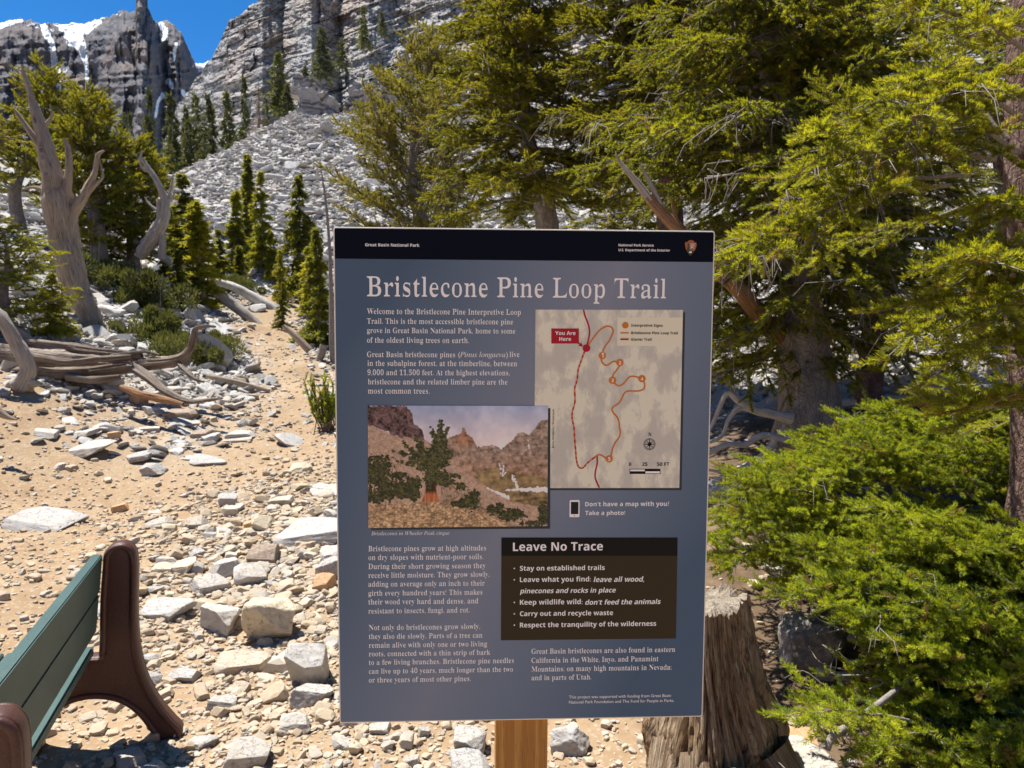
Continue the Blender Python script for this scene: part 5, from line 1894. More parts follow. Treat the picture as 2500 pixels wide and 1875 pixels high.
def build_far_trees():
    r = np.random.default_rng(3)
    tm = small_trunk_mesh('trunk')
    far_m = [small_conifer_mesh('crown', 70 + i, 2600, .05, .17 + .03 * (i % 3), 'needles_far') for i in range(5)]
    slim_m = [small_conifer_mesh('crown', 80 + i, 9000, .034, .10 + .03 * (i % 2), 'needles_foxtail', openness=.2) for i in range(3)]
    wide_m = [small_conifer_mesh('crown', 90 + i, 12000, .036, .22, 'needles_pine', openness=.3) for i in range(3)]
    bush_m = [bush_mesh('crown', 96 + i, 9000, .07, 'needles_far') for i in range(3)]
    protos = {}
    def plant(base, h, kind, k, label, group, ww=1.0, name='conifer'):
        key = (kind, k)
        if key not in protos:
            ro = thing(name, label, 'tree', base, group)
            link('trunk', tm, ro)
            c = link('crown', {'far': far_m, 'slim': slim_m, 'wide': wide_m, 'bush': bush_m}[kind][k], ro)
            protos[key] = ro
        else:
            src = protos[key]
            ro = src.copy()
            COL.objects.link(ro)
            for ch in src.children:
                c = ch.copy()
                COL.objects.link(c)
                c.parent = ro
            ro.location = [float(v) for v in base]
            tag(ro, label, 'tree', group)
        ro.scale = (h * ww, h * ww, h)
        ro.rotation_euler = (r.normal(0, .03), r.normal(0, .03), r.uniform(0, 6.28))
        return ro
    # (column px, foot py or None, top py, depth, kind, width factor, label)
    L = [
        (503, 745, 484, 15.5, 'slim', 1.7, 'slender dark green spruce nearest the path on the left slope'),
        (458, 650, 425, 19.5, 'slim', 1.5, 'thin spruce just left of the slender dark spruce by the slope'),
        (574, 700, 464, 22.0, 'slim', 1.3, 'narrow spruce between the dark slope spruce and the two spires'),
        (611, 720, 366, 24.0, 'slim', .95, 'tallest spire-like spruce in front of the scree'),
        (642, 725, 417, 23.0, 'slim', 1.05, 'second spire-like spruce just right of the tallest one'),
        (737, 780, 425, 19.0, 'wide', .8, 'yellow-green open spruce left of the sign top corner'),
        (690, 740, 610, 18.0, 'wide', .9, 'small bushy spruce at the top of the path'),
        (600, 735, 640, 18.5, 'bush', .72, 'low spruce below the two spires left of the path'),
        (780, 860, 560, 14.0, 'wide', .9, 'bushy spruce touching the left edge of the sign'),
        (548, 740, 650, 17.5, 'bush', .72, 'low spruce left of the path crest beside the fallen pale log'),
        (440, 735, 610, 14.5, 'slim', 1.8, 'young spruce in front of the slope logs at left'),
        (395, 800, 690, 12.0, 'bush', .72, 'low yellow-green bush on the left slope above the fallen trunk'),
        (470, 840, 745, 11.0, 'bush', .72, 'low bush behind the upturned root of the fallen trunk'),
        (520, 860, 770, 11.5, 'bush', .72, 'green bush right of the upturned root of the fallen trunk'),
        (350, 700, 600, 14.0, 'bush', .72, 'spreading green bush below the twisted snag'),
        (135, 775, 665, 10.5, 'wide', 1.3, 'small rounded pine sapling at the foot of the big bare trunk'),
        (250, 690, 560, 14.0, 'bush', .72, 'dark bush right behind the big bare trunk'),
        (430, 690, 500, 20.5, 'slim', 1.4, 'short spire spruce left of the thin spruce by the slope'),
        (540, 715, 560, 21.0, 'slim', 1.4, 'short dark spruce between the slope spruces and the tallest spire'),
        (672, 735, 560, 22.5, 'slim', 1.3, 'short spruce between the second spire and the yellow-green spruce'),
        (590, 725, 600, 20.0, 'slim', 1.7, 'small spruce at the foot of the tallest spire'),
        (765, 800, 600, 16.5, 'slim', 1.5, 'dark spruce just left of the slim grey dead stem'),
        (410, 700, 590, 17.0, 'wide', 1.3, 'bushy spruce right of the twisted snag foot'),
        (690, 860, 690, 15.0, 'wide', .8, 'small spruce right of the path by the sign edge'),
    ]
    cnt = {}
    for px, fy, ty, d, kind, ww, lab in L:
        b = base_at(px, d)
        top = at(px, ty, d)[2]
        k = cnt.get(kind, 0) % 3
        cnt[kind] = cnt.get(kind, 0) + 1
        plant(b, max(.4, top - b[2]), kind, k, lab, 'small conifers along the path and slope', ww)
    # stand of trees behind the scree ridge and on the cliff ledges: column, foot py, top py, depth, width
    F = [(361, 350, 213, 50, 1.1, 'dark spire spruce standing highest left of the gully'), (328, 352, 262, 52, 1.0, 'small spruce just left of the dark spire spruce'), (301, 350, 272, 55, 1.0, 'leftmost spruce of the stand behind the scree'),
         (400, 400, 300, 44, .9, 'low spruce at the left foot of the stand'), (432, 410, 224, 47, 1.1, 'tall ragged spruce second in the stand from the gully'), (455, 410, 290, 45, 1.3, 'bushy spruce squeezed between two tall ones'),
         (478, 395, 214, 47, 1.0, 'tallest spruce in the middle of the stand behind the scree'), (500, 395, 280, 46, 1.2, 'broad spruce on the right flank of the stand'), (530, 372, 228, 48, 1.0, 'spruce at the gap in the stand below the cliff'),
         (567, 348, 222, 48, 1.3, 'full spruce on the ridge left of the bare tree'), (602, 320, 182, 52, .9, 'thin spruce in front of pink cliff ledges'), (590, 388, 318, 44, 2.2, 'dark round bush on the scree crest'), (560, 395, 350, 43, 2.4, 'flat spreading bush lower on the scree crest'),
         (683, 285, 122, 54, 1.2, 'large dark spruce against the cliff above the scree apex'), (700, 285, 200, 53, 1.3, 'smaller spruce at the right side of the large cliff spruce'), (748, 205, 160, 58, 2.0, 'low spruce on a ledge right of the large cliff spruce'),
         (790, 198, 62, 60, 1.1, 'tall spruce high on the cliff ledge'), (835, 172, 92, 62, 1.1, 'spruce right of the tall ledge spruce'), (889, 122, 10, 64, 1.0, 'highest spruce near the top of the cliff'), (935, 90, 28, 66, 1.2, 'upper bushy spruce on the cliff top ledge'),
         (640, 300, 250, 50, 1.6, 'small bush between cliff spruces above the scree'), (345, 395, 330, 45, 1.8, 'low dark spruces at left under the stand'), (415, 440, 350, 40, 1.5, 'spruce on the lower left end of the scree ridge'), (380, 420, 345, 42, 1.3, 'shaded spruce at the foot of the mountain view'),
         (270, 360, 300, 52, 1.4, 'spruce partly behind the left pine crown'), (445, 395, 258, 50, 1.0, 'thin spruce behind the ragged one'), (515, 385, 250, 50, .9, 'thin spruce behind the broad one')]
    for i, (px, fy, ty, d, ww, lab) in enumerate(F):
        b = at(px, fy, d)
        top = at(px, ty, d)[2]
        hh = top - b[2]
        zg = float(H(b[0], b[1]))
        if b[2] > zg + .3 and d < 53 and fy > 290:
            b = np.array([b[0], b[1], zg])
            hh = top - zg
        plant(b, hh, 'far', i % 5, lab, 'conifers below and on the cliff', ww * (top - at(px, fy, d)[2]) / hh)
    # bare brownish tree on the ridge
    b = at(633, 345, 48)
    ro = thing('dead_conifer', 'bare brownish dead spruce among the green ones under the cliff', 'dead tree', b)
    a = Acc()
    h = at(633, 205, 48)[2] - b[2]
    a.add(*tube([(0, 0, -1.5), (0, 0, h * .5), (.05, 0, h)], [.10, .07, .02], 6))
    for i in range(90):
        z = h * r.uniform(.12, .95)
        q = r.uniform(0, 6.28)
        Lb = .8 * (1 - z / h) * r.uniform(.6, 1.3) + .15
        a.add(*tube([(0, 0, z), (math.cos(q) * Lb * .6, math.sin(q) * Lb * .6, z + .05), (math.cos(q) * Lb, math.sin(q) * Lb, z - Lb * .3)], [.025, .018, .01], 3))
    link('trunk', a.mesh('trunk', M['brown_twig']), ro)

build_far_trees()

# ------------------------------------------------------------------ middle-distance pines on the right and left
def prof_cone(R, p=.8):
    return lambda u: R * (1 - u) ** p + .12
def prof_round(R):
    return lambda u: R * math.sin(min(1, max(0.05, (1 - u) * 1.25)) * math.pi * .62) ** .8 + .1

def tree_between(px, depth, py_top, **k):
    b = base_at(px, depth)
    t = at(k.pop('top_px', px), py_top, depth)
    return b, t

def build_mid_trees():
    b, t = tree_between(1010, 14.0, 95, top_px=1060)
    conifer('pine_tree', 'pale olive pine with upswept tufted tips against the scree above the sign', 'tree', b, t, .16, prof_round(1.75), 92, TW_PALE, .15, el=.45, droop=.12, z0=.22, bark='bark_gray', seed=201, lat=.40, gap=.11, bare=.05, sub=1.0, r0=.022, inner=.25)
    b, t = tree_between(1290, 9.6, -260, top_px=1310)
    conifer('spruce_tree', 'tall spruce with hanging foxtail boughs behind the middle of the sign', 'tree', b, t, .15, prof_cone(1.75, .6), 135, TW_FOX, .15, el=.10, droop=.55, z0=.38, bark='bark_gray', seed=202, lat=.36, gap=.085, hang=.25, bare=.10, sub=1.0, sag=.16, r0=.022, inner=.18)
    b, t = tree_between(1640, 8.2, -420, top_px=1600)
    conifer('spruce_tree', 'dense drooping spruce rising above the right half of the sign', 'tree', b, t, .15, prof_cone(1.6, .5), 150, TW_FOX, .15, el=.08, droop=.6, z0=.47, bark='bark_brown', seed=203, lat=.36, gap=.08, hang=.28, bare=.18, sub=1.0, sag=.16, r0=.022, inner=.18)
    b, t = tree_between(1480, 12.0, 330, top_px=1500)
    conifer('spruce_tree', 'shorter spruce filling the gap low between the two tall ones above the sign', 'tree', b, t, .1, prof_cone(1.2, .6), 66, TW_FOX, .15, el=.1, droop=.5, z0=.1, bark='bark_gray', seed=204, lat=.36, gap=.10, hang=.3, sub=.9, r0=.02)
    # big-trunked tree right of the sign, in its own shade
    tp = [at(1960, 1190, 5.6), at(1972, 1090, 5.6), at(1975, 980, 5.6), at(1958, 820, 5.7), at(1945, 620, 5.8), at(1915, 400, 6.0), at(1885, 150, 6.2), at(1860, -300, 6.4)]
    tp = np.array(tp)
    tp[0][2] -= .2
    b = tp[0].copy()
    b[2] += .2
    conifer('spruce_tree', 'thick-trunked grey spruce in deep shade right of the sign', 'tree', b, tp[-1], .26, lambda u: min(.8 + 2.4 * (u - .2), 1.9 * (1 - u) ** .45 + .12), 185, TW_MID, .13, el=.0, droop=.4, z0=.20, seed=205, lat=.40, gap=.085, hang=.2, bare=.12, sub=.95, r0=.018, inner=.12,
            trunk_path=(tp, [.36, .29, .235, .175, .15, .13, .10, .03]))
    b, t = tree_between(2120, 7.2, -300, top_px=2100)
    conifer('spruce_tree', 'thin dark-trunked spruce behind the thick trunk', 'tree', b, t, .10, prof_cone(1.6, .5), 90, TW_MID, .13, el=.0, droop=.5, z0=.14, bark='bark_brown', seed=206, lat=.4, gap=.10, hang=.2, bare=.4, r0=.018)
    b, t = tree_between(2420, 8.5, -100, top_px=2400)
    conifer('spruce_tree', 'background spruce at the right edge behind the near red-brown trunk', 'tree', b, t, .12, prof_cone(1.5, .5), 80, TW_MID, .13, el=.0, droop=.5, z0=.14, bark='bark_brown', seed=207, lat=.4, gap=.12, hang=.2, bare=.3, r0=.018)
    # left side
    b, t = tree_between(255, 15.5, 235, top_px=215)
    conifer('pine_tree', 'green pine filling the view right behind the big bare trunk', 'tree', b, t, .14, prof_round(.85), 84, TW_FAR, .20, el=.35, droop=.25, z0=.1, seed=208, lat=.42, gap=.14, bare=.04, r0=.022)
    b, t = tree_between(335, 16.5, 345, top_px=325)
    conifer('pine_tree', 'rounded pine left of the twisted snag', 'tree', b, t, .12, prof_round(.8), 66, TW_FAR, .20, el=.3, droop=.25, z0=.05, seed=209, lat=.42, gap=.14, r0=.022)
    b, t = tree_between(70, 17.0, 175, top_px=110)
    conifer('pine_tree', 'ragged pine behind the upper limbs of the big bare trunk', 'tree', b, t, .12, prof_round(1.0), 60, TW_FAR, .20, el=.3, droop=.2, z0=.25, seed=210, lat=.42, gap=.15, bare=.15, r0=.022)
    b, t = tree_between(-150, 10.0, 120, top_px=-130)
    conifer('pine_tree', 'pale olive pine cut by the left edge of the picture', 'tree', b, t, .12, prof_round(.8), 84, TW_PALE, .17, el=.3, droop=.25, z0=.1, seed=211, lat=.42, gap=.13, r0=.02)
    b, t = tree_between(20, 10.2, 560, top_px=10)
    conifer('spruce_bush', 'low dark spruce bush at the left edge below the big bare trunk', 'bush', b, t, .08, prof_cone(.95, .6), 40, TW_MID, .13, el=.2, droop=.35, z0=.02, seed=212, lat=.42, gap=.10, r0=.014)

build_mid_trees()
print('twigs', N_TWIGS)

# ------------------------------------------------------------------ near spruce boughs on the right
def dpt(x, y, d):
    return at(x * K, y * K, d)

def build_near_spruce():
    base = np.array([2.12, 3.05, 0.0])
    base[2] = float(H(base[0], base[1]))
    root = thing('spruce_tree', 'near spruce with red-brown trunk and sunlit yellow-green boughs at the right edge', 'tree', base)
    tp = np.array([base - [0, 0, .2], dpt(2262, 1050, 3.05), dpt(2250, 600, 3.1), dpt(2245, 350, 3.1), dpt(2250, 0, 3.15), dpt(2260, -500, 3.2)])
    trunk_part(root, tp, [.17, .15, .14, .13, .115, .05], 'bark_brown', 28, .10, 60, 9, freq=4)
    t = Tree(77)
    B = [  # (disp x, y, depth) along each limb
        [(2225, 210, 3.0), (2130, 165, 2.75), (2050, 130, 2.6), (1985, 140, 2.5)],
        [(2225, 120, 3.0), (2150, 60, 2.8), (2100, 20, 2.7)],
        [(2225, 60, 3.1), (2060, 20, 2.9), (1950, -20, 2.8)],
        [(2215, 260, 3.0), (2100, 190, 2.6), (2040, 200, 2.45), (1985, 240, 2.35)],
        [(2205, 330, 3.05), (2080, 250, 2.9), (1960, 215, 2.75), (1850, 205, 2.65)],
        [(2205, 330, 3.05), (2050, 290, 2.8), (1900, 290, 2.6), (1760, 330, 2.5), (1700, 350, 2.45)],
        [(2150, 340, 3.0), (1950, 320, 2.75), (1830, 300, 2.6), (1740, 290, 2.5)],
        [(2150, 345, 3.0), (1960, 300, 2.9), (1860, 245, 2.85), (1800, 190, 2.8)],
        [(2100, 380, 2.95), (1900, 380, 2.65), (1780, 410, 2.5), (1690, 450, 2.4)],
        [(2050, 400, 2.9), (1850, 430, 2.6), (1700, 490, 2.4), (1600, 540, 2.3)],
        [(1900, 420, 2.7), (1760, 500, 2.5), (1650, 560, 2.35), (1570, 600, 2.3)],
        [(2212, 560, 2.9), (2150, 570, 2.5), (2080, 590, 2.3), (2010, 600, 2.15)],
        [(2225, 520, 2.9), (2180, 520, 2.4), (2140, 510, 2.2), (2110, 500, 2.1)],
        [(2225, 640, 2.9), (2150, 650, 2.4), (2080, 670, 2.15), (1990, 705, 2.05)],
        [(2225, 700, 2.9), (2160, 730, 2.3), (2110, 770, 2.15), (2070, 800, 2.1)],
        [(2225, 600, 2.8), (2190, 620, 2.3), (2160, 660, 2.1), (2140, 740, 2.05)],
        [(2225, 480, 2.9), (2190, 450, 2.6), (2170, 440, 2.4), (2150, 440, 2.3)],
        [(2230, 800, 2.9), (2180, 860, 2.5), (2100, 890, 2.35), (2010, 880, 2.3)],
        [(2180, 300, 3.1), (2020, 90, 3.4), (1900, 10, 3.5)],
        [(2180, 420, 3.1), (2000, 480, 3.3), (1850, 520, 3.4), (1760, 560, 3.5)],
    ]
    for i, b in enumerate(B):
        P = [dpt(*q) for q in b]
        t.bough(P, .085, lat=.30, gap=.045, inner=.30, sag=.15, sub=.8, r0=.010, bare=.08 if i < 10 else .02, hang=.12)
    # limbs on the far side of the trunk, beyond the frame
    for i in range(34):
        z = t.r.uniform(.9, 4.2)
        az = t.r.uniform(-1.3, 1.5)
        L = t.r.uniform(.7, 1.3)
        o = np.array([base[0] + .12, base[1], z])
        d = np.array([math.cos(az), math.sin(az), t.r.uniform(-.1, .25)])
        t.bough([o, o + d * L * .5, o + d * L - np.array([0, 0, .18 * L])], .085, lat=.34, gap=.07, inner=.25, sag=.15, sub=.8, r0=.010, bare=.1, hang=.12)
    # bare hanging twigs
    for (x, y, d) in ((1980, 260, 2.6), (2000, 255, 2.6), (1720, 430, 2.5), (1620, 560, 2.3), (1760, 470, 2.5), (1860, 400, 2.6), (1560, 380, 2.5), (2080, 330, 2.8), (1900, 330, 2.6)):
        p = dpt(x, y, d)
        for k in range(9):
            q = p + np.array([t.r.uniform(-.06, .10), t.r.uniform(-.05, .05), t.r.uniform(-.01, .02)])
            e = q + np.array([t.r.uniform(-.05, .04), t.r.uniform(-.03, .03), -t.r.uniform(.05, .13)])
            t.stick([p, q, q * .5 + e * .5 + t.r.normal(0, .006, 3), e], [.0026, .0024, .002, .0012], 4)
    t.emit(root, TW_NEAR, 'twig_bark')
    return root

def build_low_spruce():
    base = np.array([2.15, 2.6, 0.0])
    base[2] = float(H(base[0], base[1]))
    root = thing('spruce_bush', 'low spreading bright green spruce covering the lower right beside the stump', 'bush', base)
    t = Tree(88)
    r = t.r
    org = [np.array([1.9, 3.0, .35]), np.array([1.75, 3.8, .6]), np.array([2.0, 2.3, .3]), np.array([1.4, 4.4, .5])]
    stems = Acc()
    def dep(y):
        return float(np.interp(y, [820, 900, 1000, 1100, 1200, 1300, 1400, 1500, 1600, 1700], [4.3, 3.9, 3.5, 3.2, 2.95, 2.75, 2.55, 2.4, 2.28, 2.2]))
    tips = []
    # outline of the green mass on the photograph (2212 wide): left limit for each height
    lims = [(880, 1850), (930, 1780), (980, 1690), (1010, 1600), (1050, 1540), (1100, 1520), (1150, 1510), (1200, 1510), (1235, 1545), (1270, 1650), (1300, 1760), (1350, 1850), (1400, 1900), (1450, 1920), (1500, 1935), (1560, 1980), (1620, 2010), (1680, 1960)]
    ly = [a for a, b in lims]
    lx = [b for a, b in lims]
    for i in range(215):
        y = r.uniform(870, 1690)
        l = np.interp(y, ly, lx)
        x = l + (2260 - l) * (r.random() ** 1.15)
        tips.append((x, y))
    for i in range(70):
        tips.append((r.uniform(2240, 2900), r.uniform(880, 1690)))
    tips += [(1640, 1000), (1600, 1060), (1545, 1110), (1530, 1170), (1560, 1230), (1700, 1030), (1750, 1010), (1830, 910), (1900, 880), (2000, 850), (2070, 905), (1980, 1090), (1960, 1190), (1790, 1260), (1840, 1265), (1700, 1280), (1710, 1535), (1760, 1490), (1960, 1420), (1860, 1630), (1900, 1600)]
    for x, y in tips:
        d = dep(y) * r.uniform(.93, 1.10)
        if x < 1700 and y < 1340:
            d = max(d, 3.05) + r.uniform(0, .5)
        tip = dpt(x, y, d)
        g = float(H(tip[0], tip[1]))
        if tip[2] < g + .05:
            tip[2] = g + .05
        L = r.uniform(.42, .75)
        a = r.normal(.25, .35)
        o = tip + np.array([math.cos(a) * L, abs(math.sin(a)) * L * .6 + .1, -r.uniform(.05, .22)])
        og = float(H(o[0], o[1])) + .03
        o[2] = max(o[2], og)
        mid = (tip + o) / 2 + np.array([0, 0, r.uniform(.02, .08)])
        t.bough([o, mid, tip], .085, lat=.36, gap=.048, inner=.22, sag=.06, sub=.85, r0=.007, bare=.04)
    # the grey lichen-covered limb lying out of the bush, and small bare sprays
    limb = [dpt(1785, 1618, 2.22), dpt(1800, 1590, 2.24), dpt(1850, 1556, 2.28), dpt(1905, 1515, 2.32), dpt(1950, 1480, 2.4), dpt(2010, 1440, 2.5)]
    t.stick(spline(np.array(limb), 24), np.linspace(.013, .008, 24), 8)
    for k in range(70):
        x, y = r.uniform(1760, 2200), r.uniform(1180, 1650)
        p = dpt(x, y, dep(y) + r.uniform(.0, .25))
        q = p + np.array([r.uniform(-.12, .12), r.uniform(-.05, .1), r.uniform(-.04, .06)])
        e = q + r.normal(0, .05, 3)
        t.stick(spline(np.array([p, q, e]), 7), np.linspace(.0032, .001, 7), 4)
    t.emit(root, TW_LOW, 'twig_bark')

build_near_spruce()
build_low_spruce()

# ------------------------------------------------------------------ bush by the sign edge
def build_shrub():
    g = ground_at(800, 1052)
    root = thing('shrub', 'small bright green shrub growing from stones at the left edge of the sign', 'shrub', g)
    t = Tree(5)
    r = t.r
    d = g[1]
    for k in range(36):
        x, y = r.uniform(742, 850), r.uniform(925, 1010)
        tip = at(x, y, d + r.uniform(-.15, .2))
        b = g + np.array([r.normal(0, .05), r.normal(0, .05), -.02])
        mid = b * .45 + tip * .55 + np.array([(tip[0] - b[0]) * .15, 0, -.02])
        P = spline(np.array([b, mid, tip]), 8)
        t.stick(P, np.linspace(.008, .003, 8), 4)
        n = 9
        q = np.linspace(.3, 1, n)
        pts = np.stack([np.interp(q, np.linspace(0, 1, 8), P[:, j]) for j in range(3)], -1)
        t.twigs(pts, np.tile(tip - mid, (n, 1)) / np.linalg.norm(tip - mid) + r.normal(0, .3, (n, 3)), r.uniform(.7, 1.15, n))
    t.emit(root, TW_LOW_MID, 'brown_twig', crown='foliage')
TW_LOW_MID = twig_set('shrub_twigs', 'needles_bright', 71, L=.10, n=30, nl=.034, w=.012, tilt=.6, upb=.2, two=False)
build_shrub()

# ------------------------------------------------------------------ dead wood
def wood_thing(name, label, cat, strands, mat, depth, amp=.18, k=18, n=40, conv=None, twist=1.2, part='limb', seed0=0, first='trunk', rs=1.0):
    """strands: lists of (x, y, radius px, depth offset) in the units of conv"""
    conv = conv or (lambda x, y: (x, y))
    sc = abs(conv(100, 0)[0] - conv(0, 0)[0]) / 100
    root = None
    for i, st in enumerate(strands):
        m = mat
        if isinstance(st, tuple):
            st, m = st
        P, R = [], []
        for q in st:
            x, y, rr = q[:3]
            dd = depth + (q[3] if len(q) > 3 else 0)
            X, Y = conv(x, y)
            P.append(at(X, Y, dd))
            R.append(rr * sc / FPX * dd * rs)
        if root is None:
            root = thing(name, label, cat, P[0])
        trunk_part(root, P, R, m, k if i == 0 else max(14, k // 2 + 4), amp, n, seed0 + i * 3, first if i == 0 else part, 3.2, twist)
    return root

def build_dead_wood():
    D = lambda x, y: (x * K, y * K)
    Z2 = lambda x, y: (x * .3858, 600 + y * .3858)
    wood_thing('dead_tree', 'big bare weathered trunk with forked silver limbs on the left slope', 'dead tree', [
        [(205, 716, 30), (190, 672, 30), (166, 625, 34), (148, 560, 36), (135, 500, 38), (126, 440, 40), (120, 415, 36)],
        [(122, 440, 30), (116, 390, 27), (104, 340, 23), (92, 290, 17), (78, 245, 13), (66, 205, 8), (55, 170, 6), (47, 140, 3)],
        [(140, 450, 20), (146, 400, 12), (150, 360, 9), (148, 325, 7), (140, 300, 4)],
        [(150, 500, 20), (160, 460, 15), (178, 430, 13), (192, 400, 10), (205, 370, 7), (212, 335, 5), (226, 325, 2)],
        [(185, 420, 8), (205, 400, 5), (222, 380, 3), (215, 345, 2)],
        [(104, 345, 15), (82, 310, 9), (55, 270, 7), (38, 245, 5), (28, 232, 2)],
        [(112, 430, 16), (95, 412, 7), (72, 405, 4), (48, 410, 2)],
        [(166, 625, 20), (185, 660, 16), (203, 705, 12)],
        [(126, 450, 14), (150, 440, 8), (176, 428, 5), (160, 470, 3)],
        [(92, 300, 8), (100, 270, 5), (112, 250, 3), (108, 225, 1.5)]],
        'snag_wood', 12.0, .20, 30, 60, D, .5, rs=.78)
    wood_thing('dead_tree', 'twisted grey snag with broken foot above the left slope', 'dead tree', [
        [(300, 556, 12), (318, 530, 17), (338, 500, 17), (354, 470, 15), (357, 445, 11), (350, 415, 9), (335, 385, 8), (318, 360, 7), (305, 340, 4)],
        [(357, 450, 9), (364, 425, 4), (372, 395, 3), (374, 370, 1.5)],
        [(330, 372, 5), (310, 365, 4), (302, 345, 3), (308, 325, 2)],
        [(345, 460, 5), (322, 440, 3), (312, 425, 1.5)],
        [(352, 440, 5), (372, 428, 3), (378, 410, 1.5)],
        [(350, 560, 9), (350, 520, 9), (345, 470, 8), (345, 430, 7)]],
        'silver_wood', 14.8, .3, 24, 50, D, 1.5, seed0=40, rs=.8)
    r0 = ground_at(150, 948)[1]
    wood_thing('fallen_tree', 'long weathered fallen trunk with an upturned broken limb across the left slope', 'fallen tree', [
        [(-260, 740, 150, 0), (0, 745, 140, 0), (300, 755, 112, 0), (600, 755, 80, 0), (850, 748, 48, 0), (1050, 735, 34, 0), (1150, 710, 30, 0), (1200, 650, 24, 0), (1225, 580, 20, 0), (1240, 525, 15, 0), (1300, 508, 10, 0), (1365, 512, 6, 0)],
        [(-200, 640, 40, .1), (100, 625, 34, .1), (400, 645, 34, .05), (700, 680, 26, 0), (900, 700, 20, 0)],
        [(-200, 790, 46, -.25), (200, 800, 40, -.25), (500, 800, 34, -.2), (760, 765, 26, -.1), (900, 745, 20, 0)],
        [(120, 690, 26, -.3), (420, 735, 22, -.3), (640, 715, 18, -.25), (830, 700, 14, -.1)],
        [(830, 765, 34, -.05), (930, 830, 30, -.2), (1030, 910, 26, -.4), (1130, 965, 22, -.5), (1220, 988, 16, -.6), (1330, 975, 11, -.6), (1410, 965, 6, -.6)],
        [(1130, 740, 20, 0), (1180, 800, 16, -.2), (1240, 845, 12, -.35), (1290, 862, 6, -.4)],
        ([(770, 895, 20, -.5), (900, 940, 24, -.6), (1050, 975, 20, -.7), (1160, 1000, 10, -.75)], 'red_wood'),
        [(700, 700, 14, -.1), (900, 670, 10, 0), (1010, 690, 6, 0)],
        [(430, 830, 30, -.3), (600, 850, 26, -.35), (760, 830, 16, -.3)]],
        'old_wood', r0 + .35, .34, 44, 80, Z2, .25, seed0=80)
    wood_thing('dead_wood', 'gnarled pale dead stem with a knotted root end at the left edge', 'dead wood', [
        [(-120, 380, 40), (-20, 430, 44), (40, 500, 42), (100, 610, 46), (150, 700, 46), (180, 780, 44), (160, 840, 50), (130, 890, 62), (110, 915, 30)],
        [(140, 860, 40), (220, 870, 26), (262, 872, 10)],
        [(110, 850, 30), (60, 885, 22), (30, 900, 8)]],
        'silver_wood', r0 - .45, .25, 20, 44, Z2, 1.2, seed0=120)
    wood_thing('log', 'thin bleached log lying on stones between the fallen trunk and the path', 'log', [[(1310, 825, 15), (1450, 850, 17), (1600, 890, 16), (1705, 918, 12)]], 'snag_wood', ground_at(600, 955)[1], .15, 12, 24, Z2, .4, seed0=130)
    wood_thing('log', 'straight white log slanting down behind the twisted snag foot', 'log', [[(322, 540, 7), (380, 572, 9), (450, 614, 9)]], 'white_wood', 16.4, .1, 12, 16, D, .3, seed0=140)
    wood_thing('fallen_tree', 'white fallen log with torn dark root end at the top of the path', 'fallen tree', [
        [(430, 598, 7), (500, 618, 9), (540, 638, 11), (580, 664, 13), (592, 676, 12)], ([(580, 668, 12), (592, 688, 15), (590, 705, 8)], 'stump_wood'), ([(590, 672, 6), (602, 690, 4), (600, 708, 2)], 'stump_wood')],
        'white_wood', 16.8, .2, 14, 26, D, .6, seed0=150)
    wood_thing('log', 'grey split log lying beside the path crest below the white log', 'log', [[(440, 618, 6), (480, 640, 11), (520, 672, 12), (555, 700, 9), (575, 715, 4)]], 'silver_wood', 15.6, .25, 12, 24, D, .5, seed0=160)
    wood_thing('log', 'short hollow log edging the right side of the path', 'log', [[(612, 704, 5), (640, 728, 7), (668, 757, 9)]], 'snag_wood', 12.6, .2, 12, 18, D, .3, seed0=170)
    wood_thing('dead_tree', 'slim grey dead conifer stem with drooping twigs at the left edge of the sign', 'dead tree', [
        [(722, 790, 9), (718, 740, 7), (716, 640, 5), (712, 540, 3.5), (704, 440, 2.6), (694, 370, 1.3)],
        [(700, 745, 10), (690, 775, 8), (675, 785, 4)]],
        'twig_bark', 12.4, .15, 10, 40, D, .3, seed0=180)
    wood_thing('branch', 'dark broken branch lying at the left edge of the clearing', 'branch', [[(-60, 1000, 30), (0, 1055, 26), (60, 1088, 14), (110, 1100, 5)]], 'snag_wood', 6.7, .2, 12, 18, Z2, .3, seed0=190)
    wood_thing('dead_tree', 'leaning twisted red-brown and grey dead trunk rising behind the sign', 'dead tree', [
        ([(1790, 1000, 34, 1.7), (1760, 860, 32, 1.2), (1715, 760, 30, .7), (1650, 690, 28, .3), (1600, 630, 26, .1), (1545, 575, 25), (1490, 520, 24), (1440, 470, 20), (1400, 425, 16)], 'red_wood'),
        ([(1405, 435, 15), (1380, 400, 13), (1355, 370, 10), (1336, 345, 6), (1330, 325, 2)], 'silver_wood'),
        ([(1440, 470, 12), (1412, 410, 9), (1392, 372, 5), (1380, 350, 2)], 'silver_wood'), ([(1470, 500, 10), (1455, 455, 6), (1452, 430, 2)], 'red_wood')],
        'red_wood', 5.2, .26, 22, 50, D, .8, seed0=200, rs=.62)
    wood_thing('dead_limb', 'broken tan dead limb high among the boughs above the sign', 'dead limb', [
        [(1560, -60, 9), (1578, 0, 12), (1590, 50, 14), (1610, 95, 15), (1600, 118, 13), (1560, 125, 11), (1520, 128, 6), (1490, 138, 2)]], 'snag_wood', 6.9, .2, 14, 30, D, .8, seed0=210)
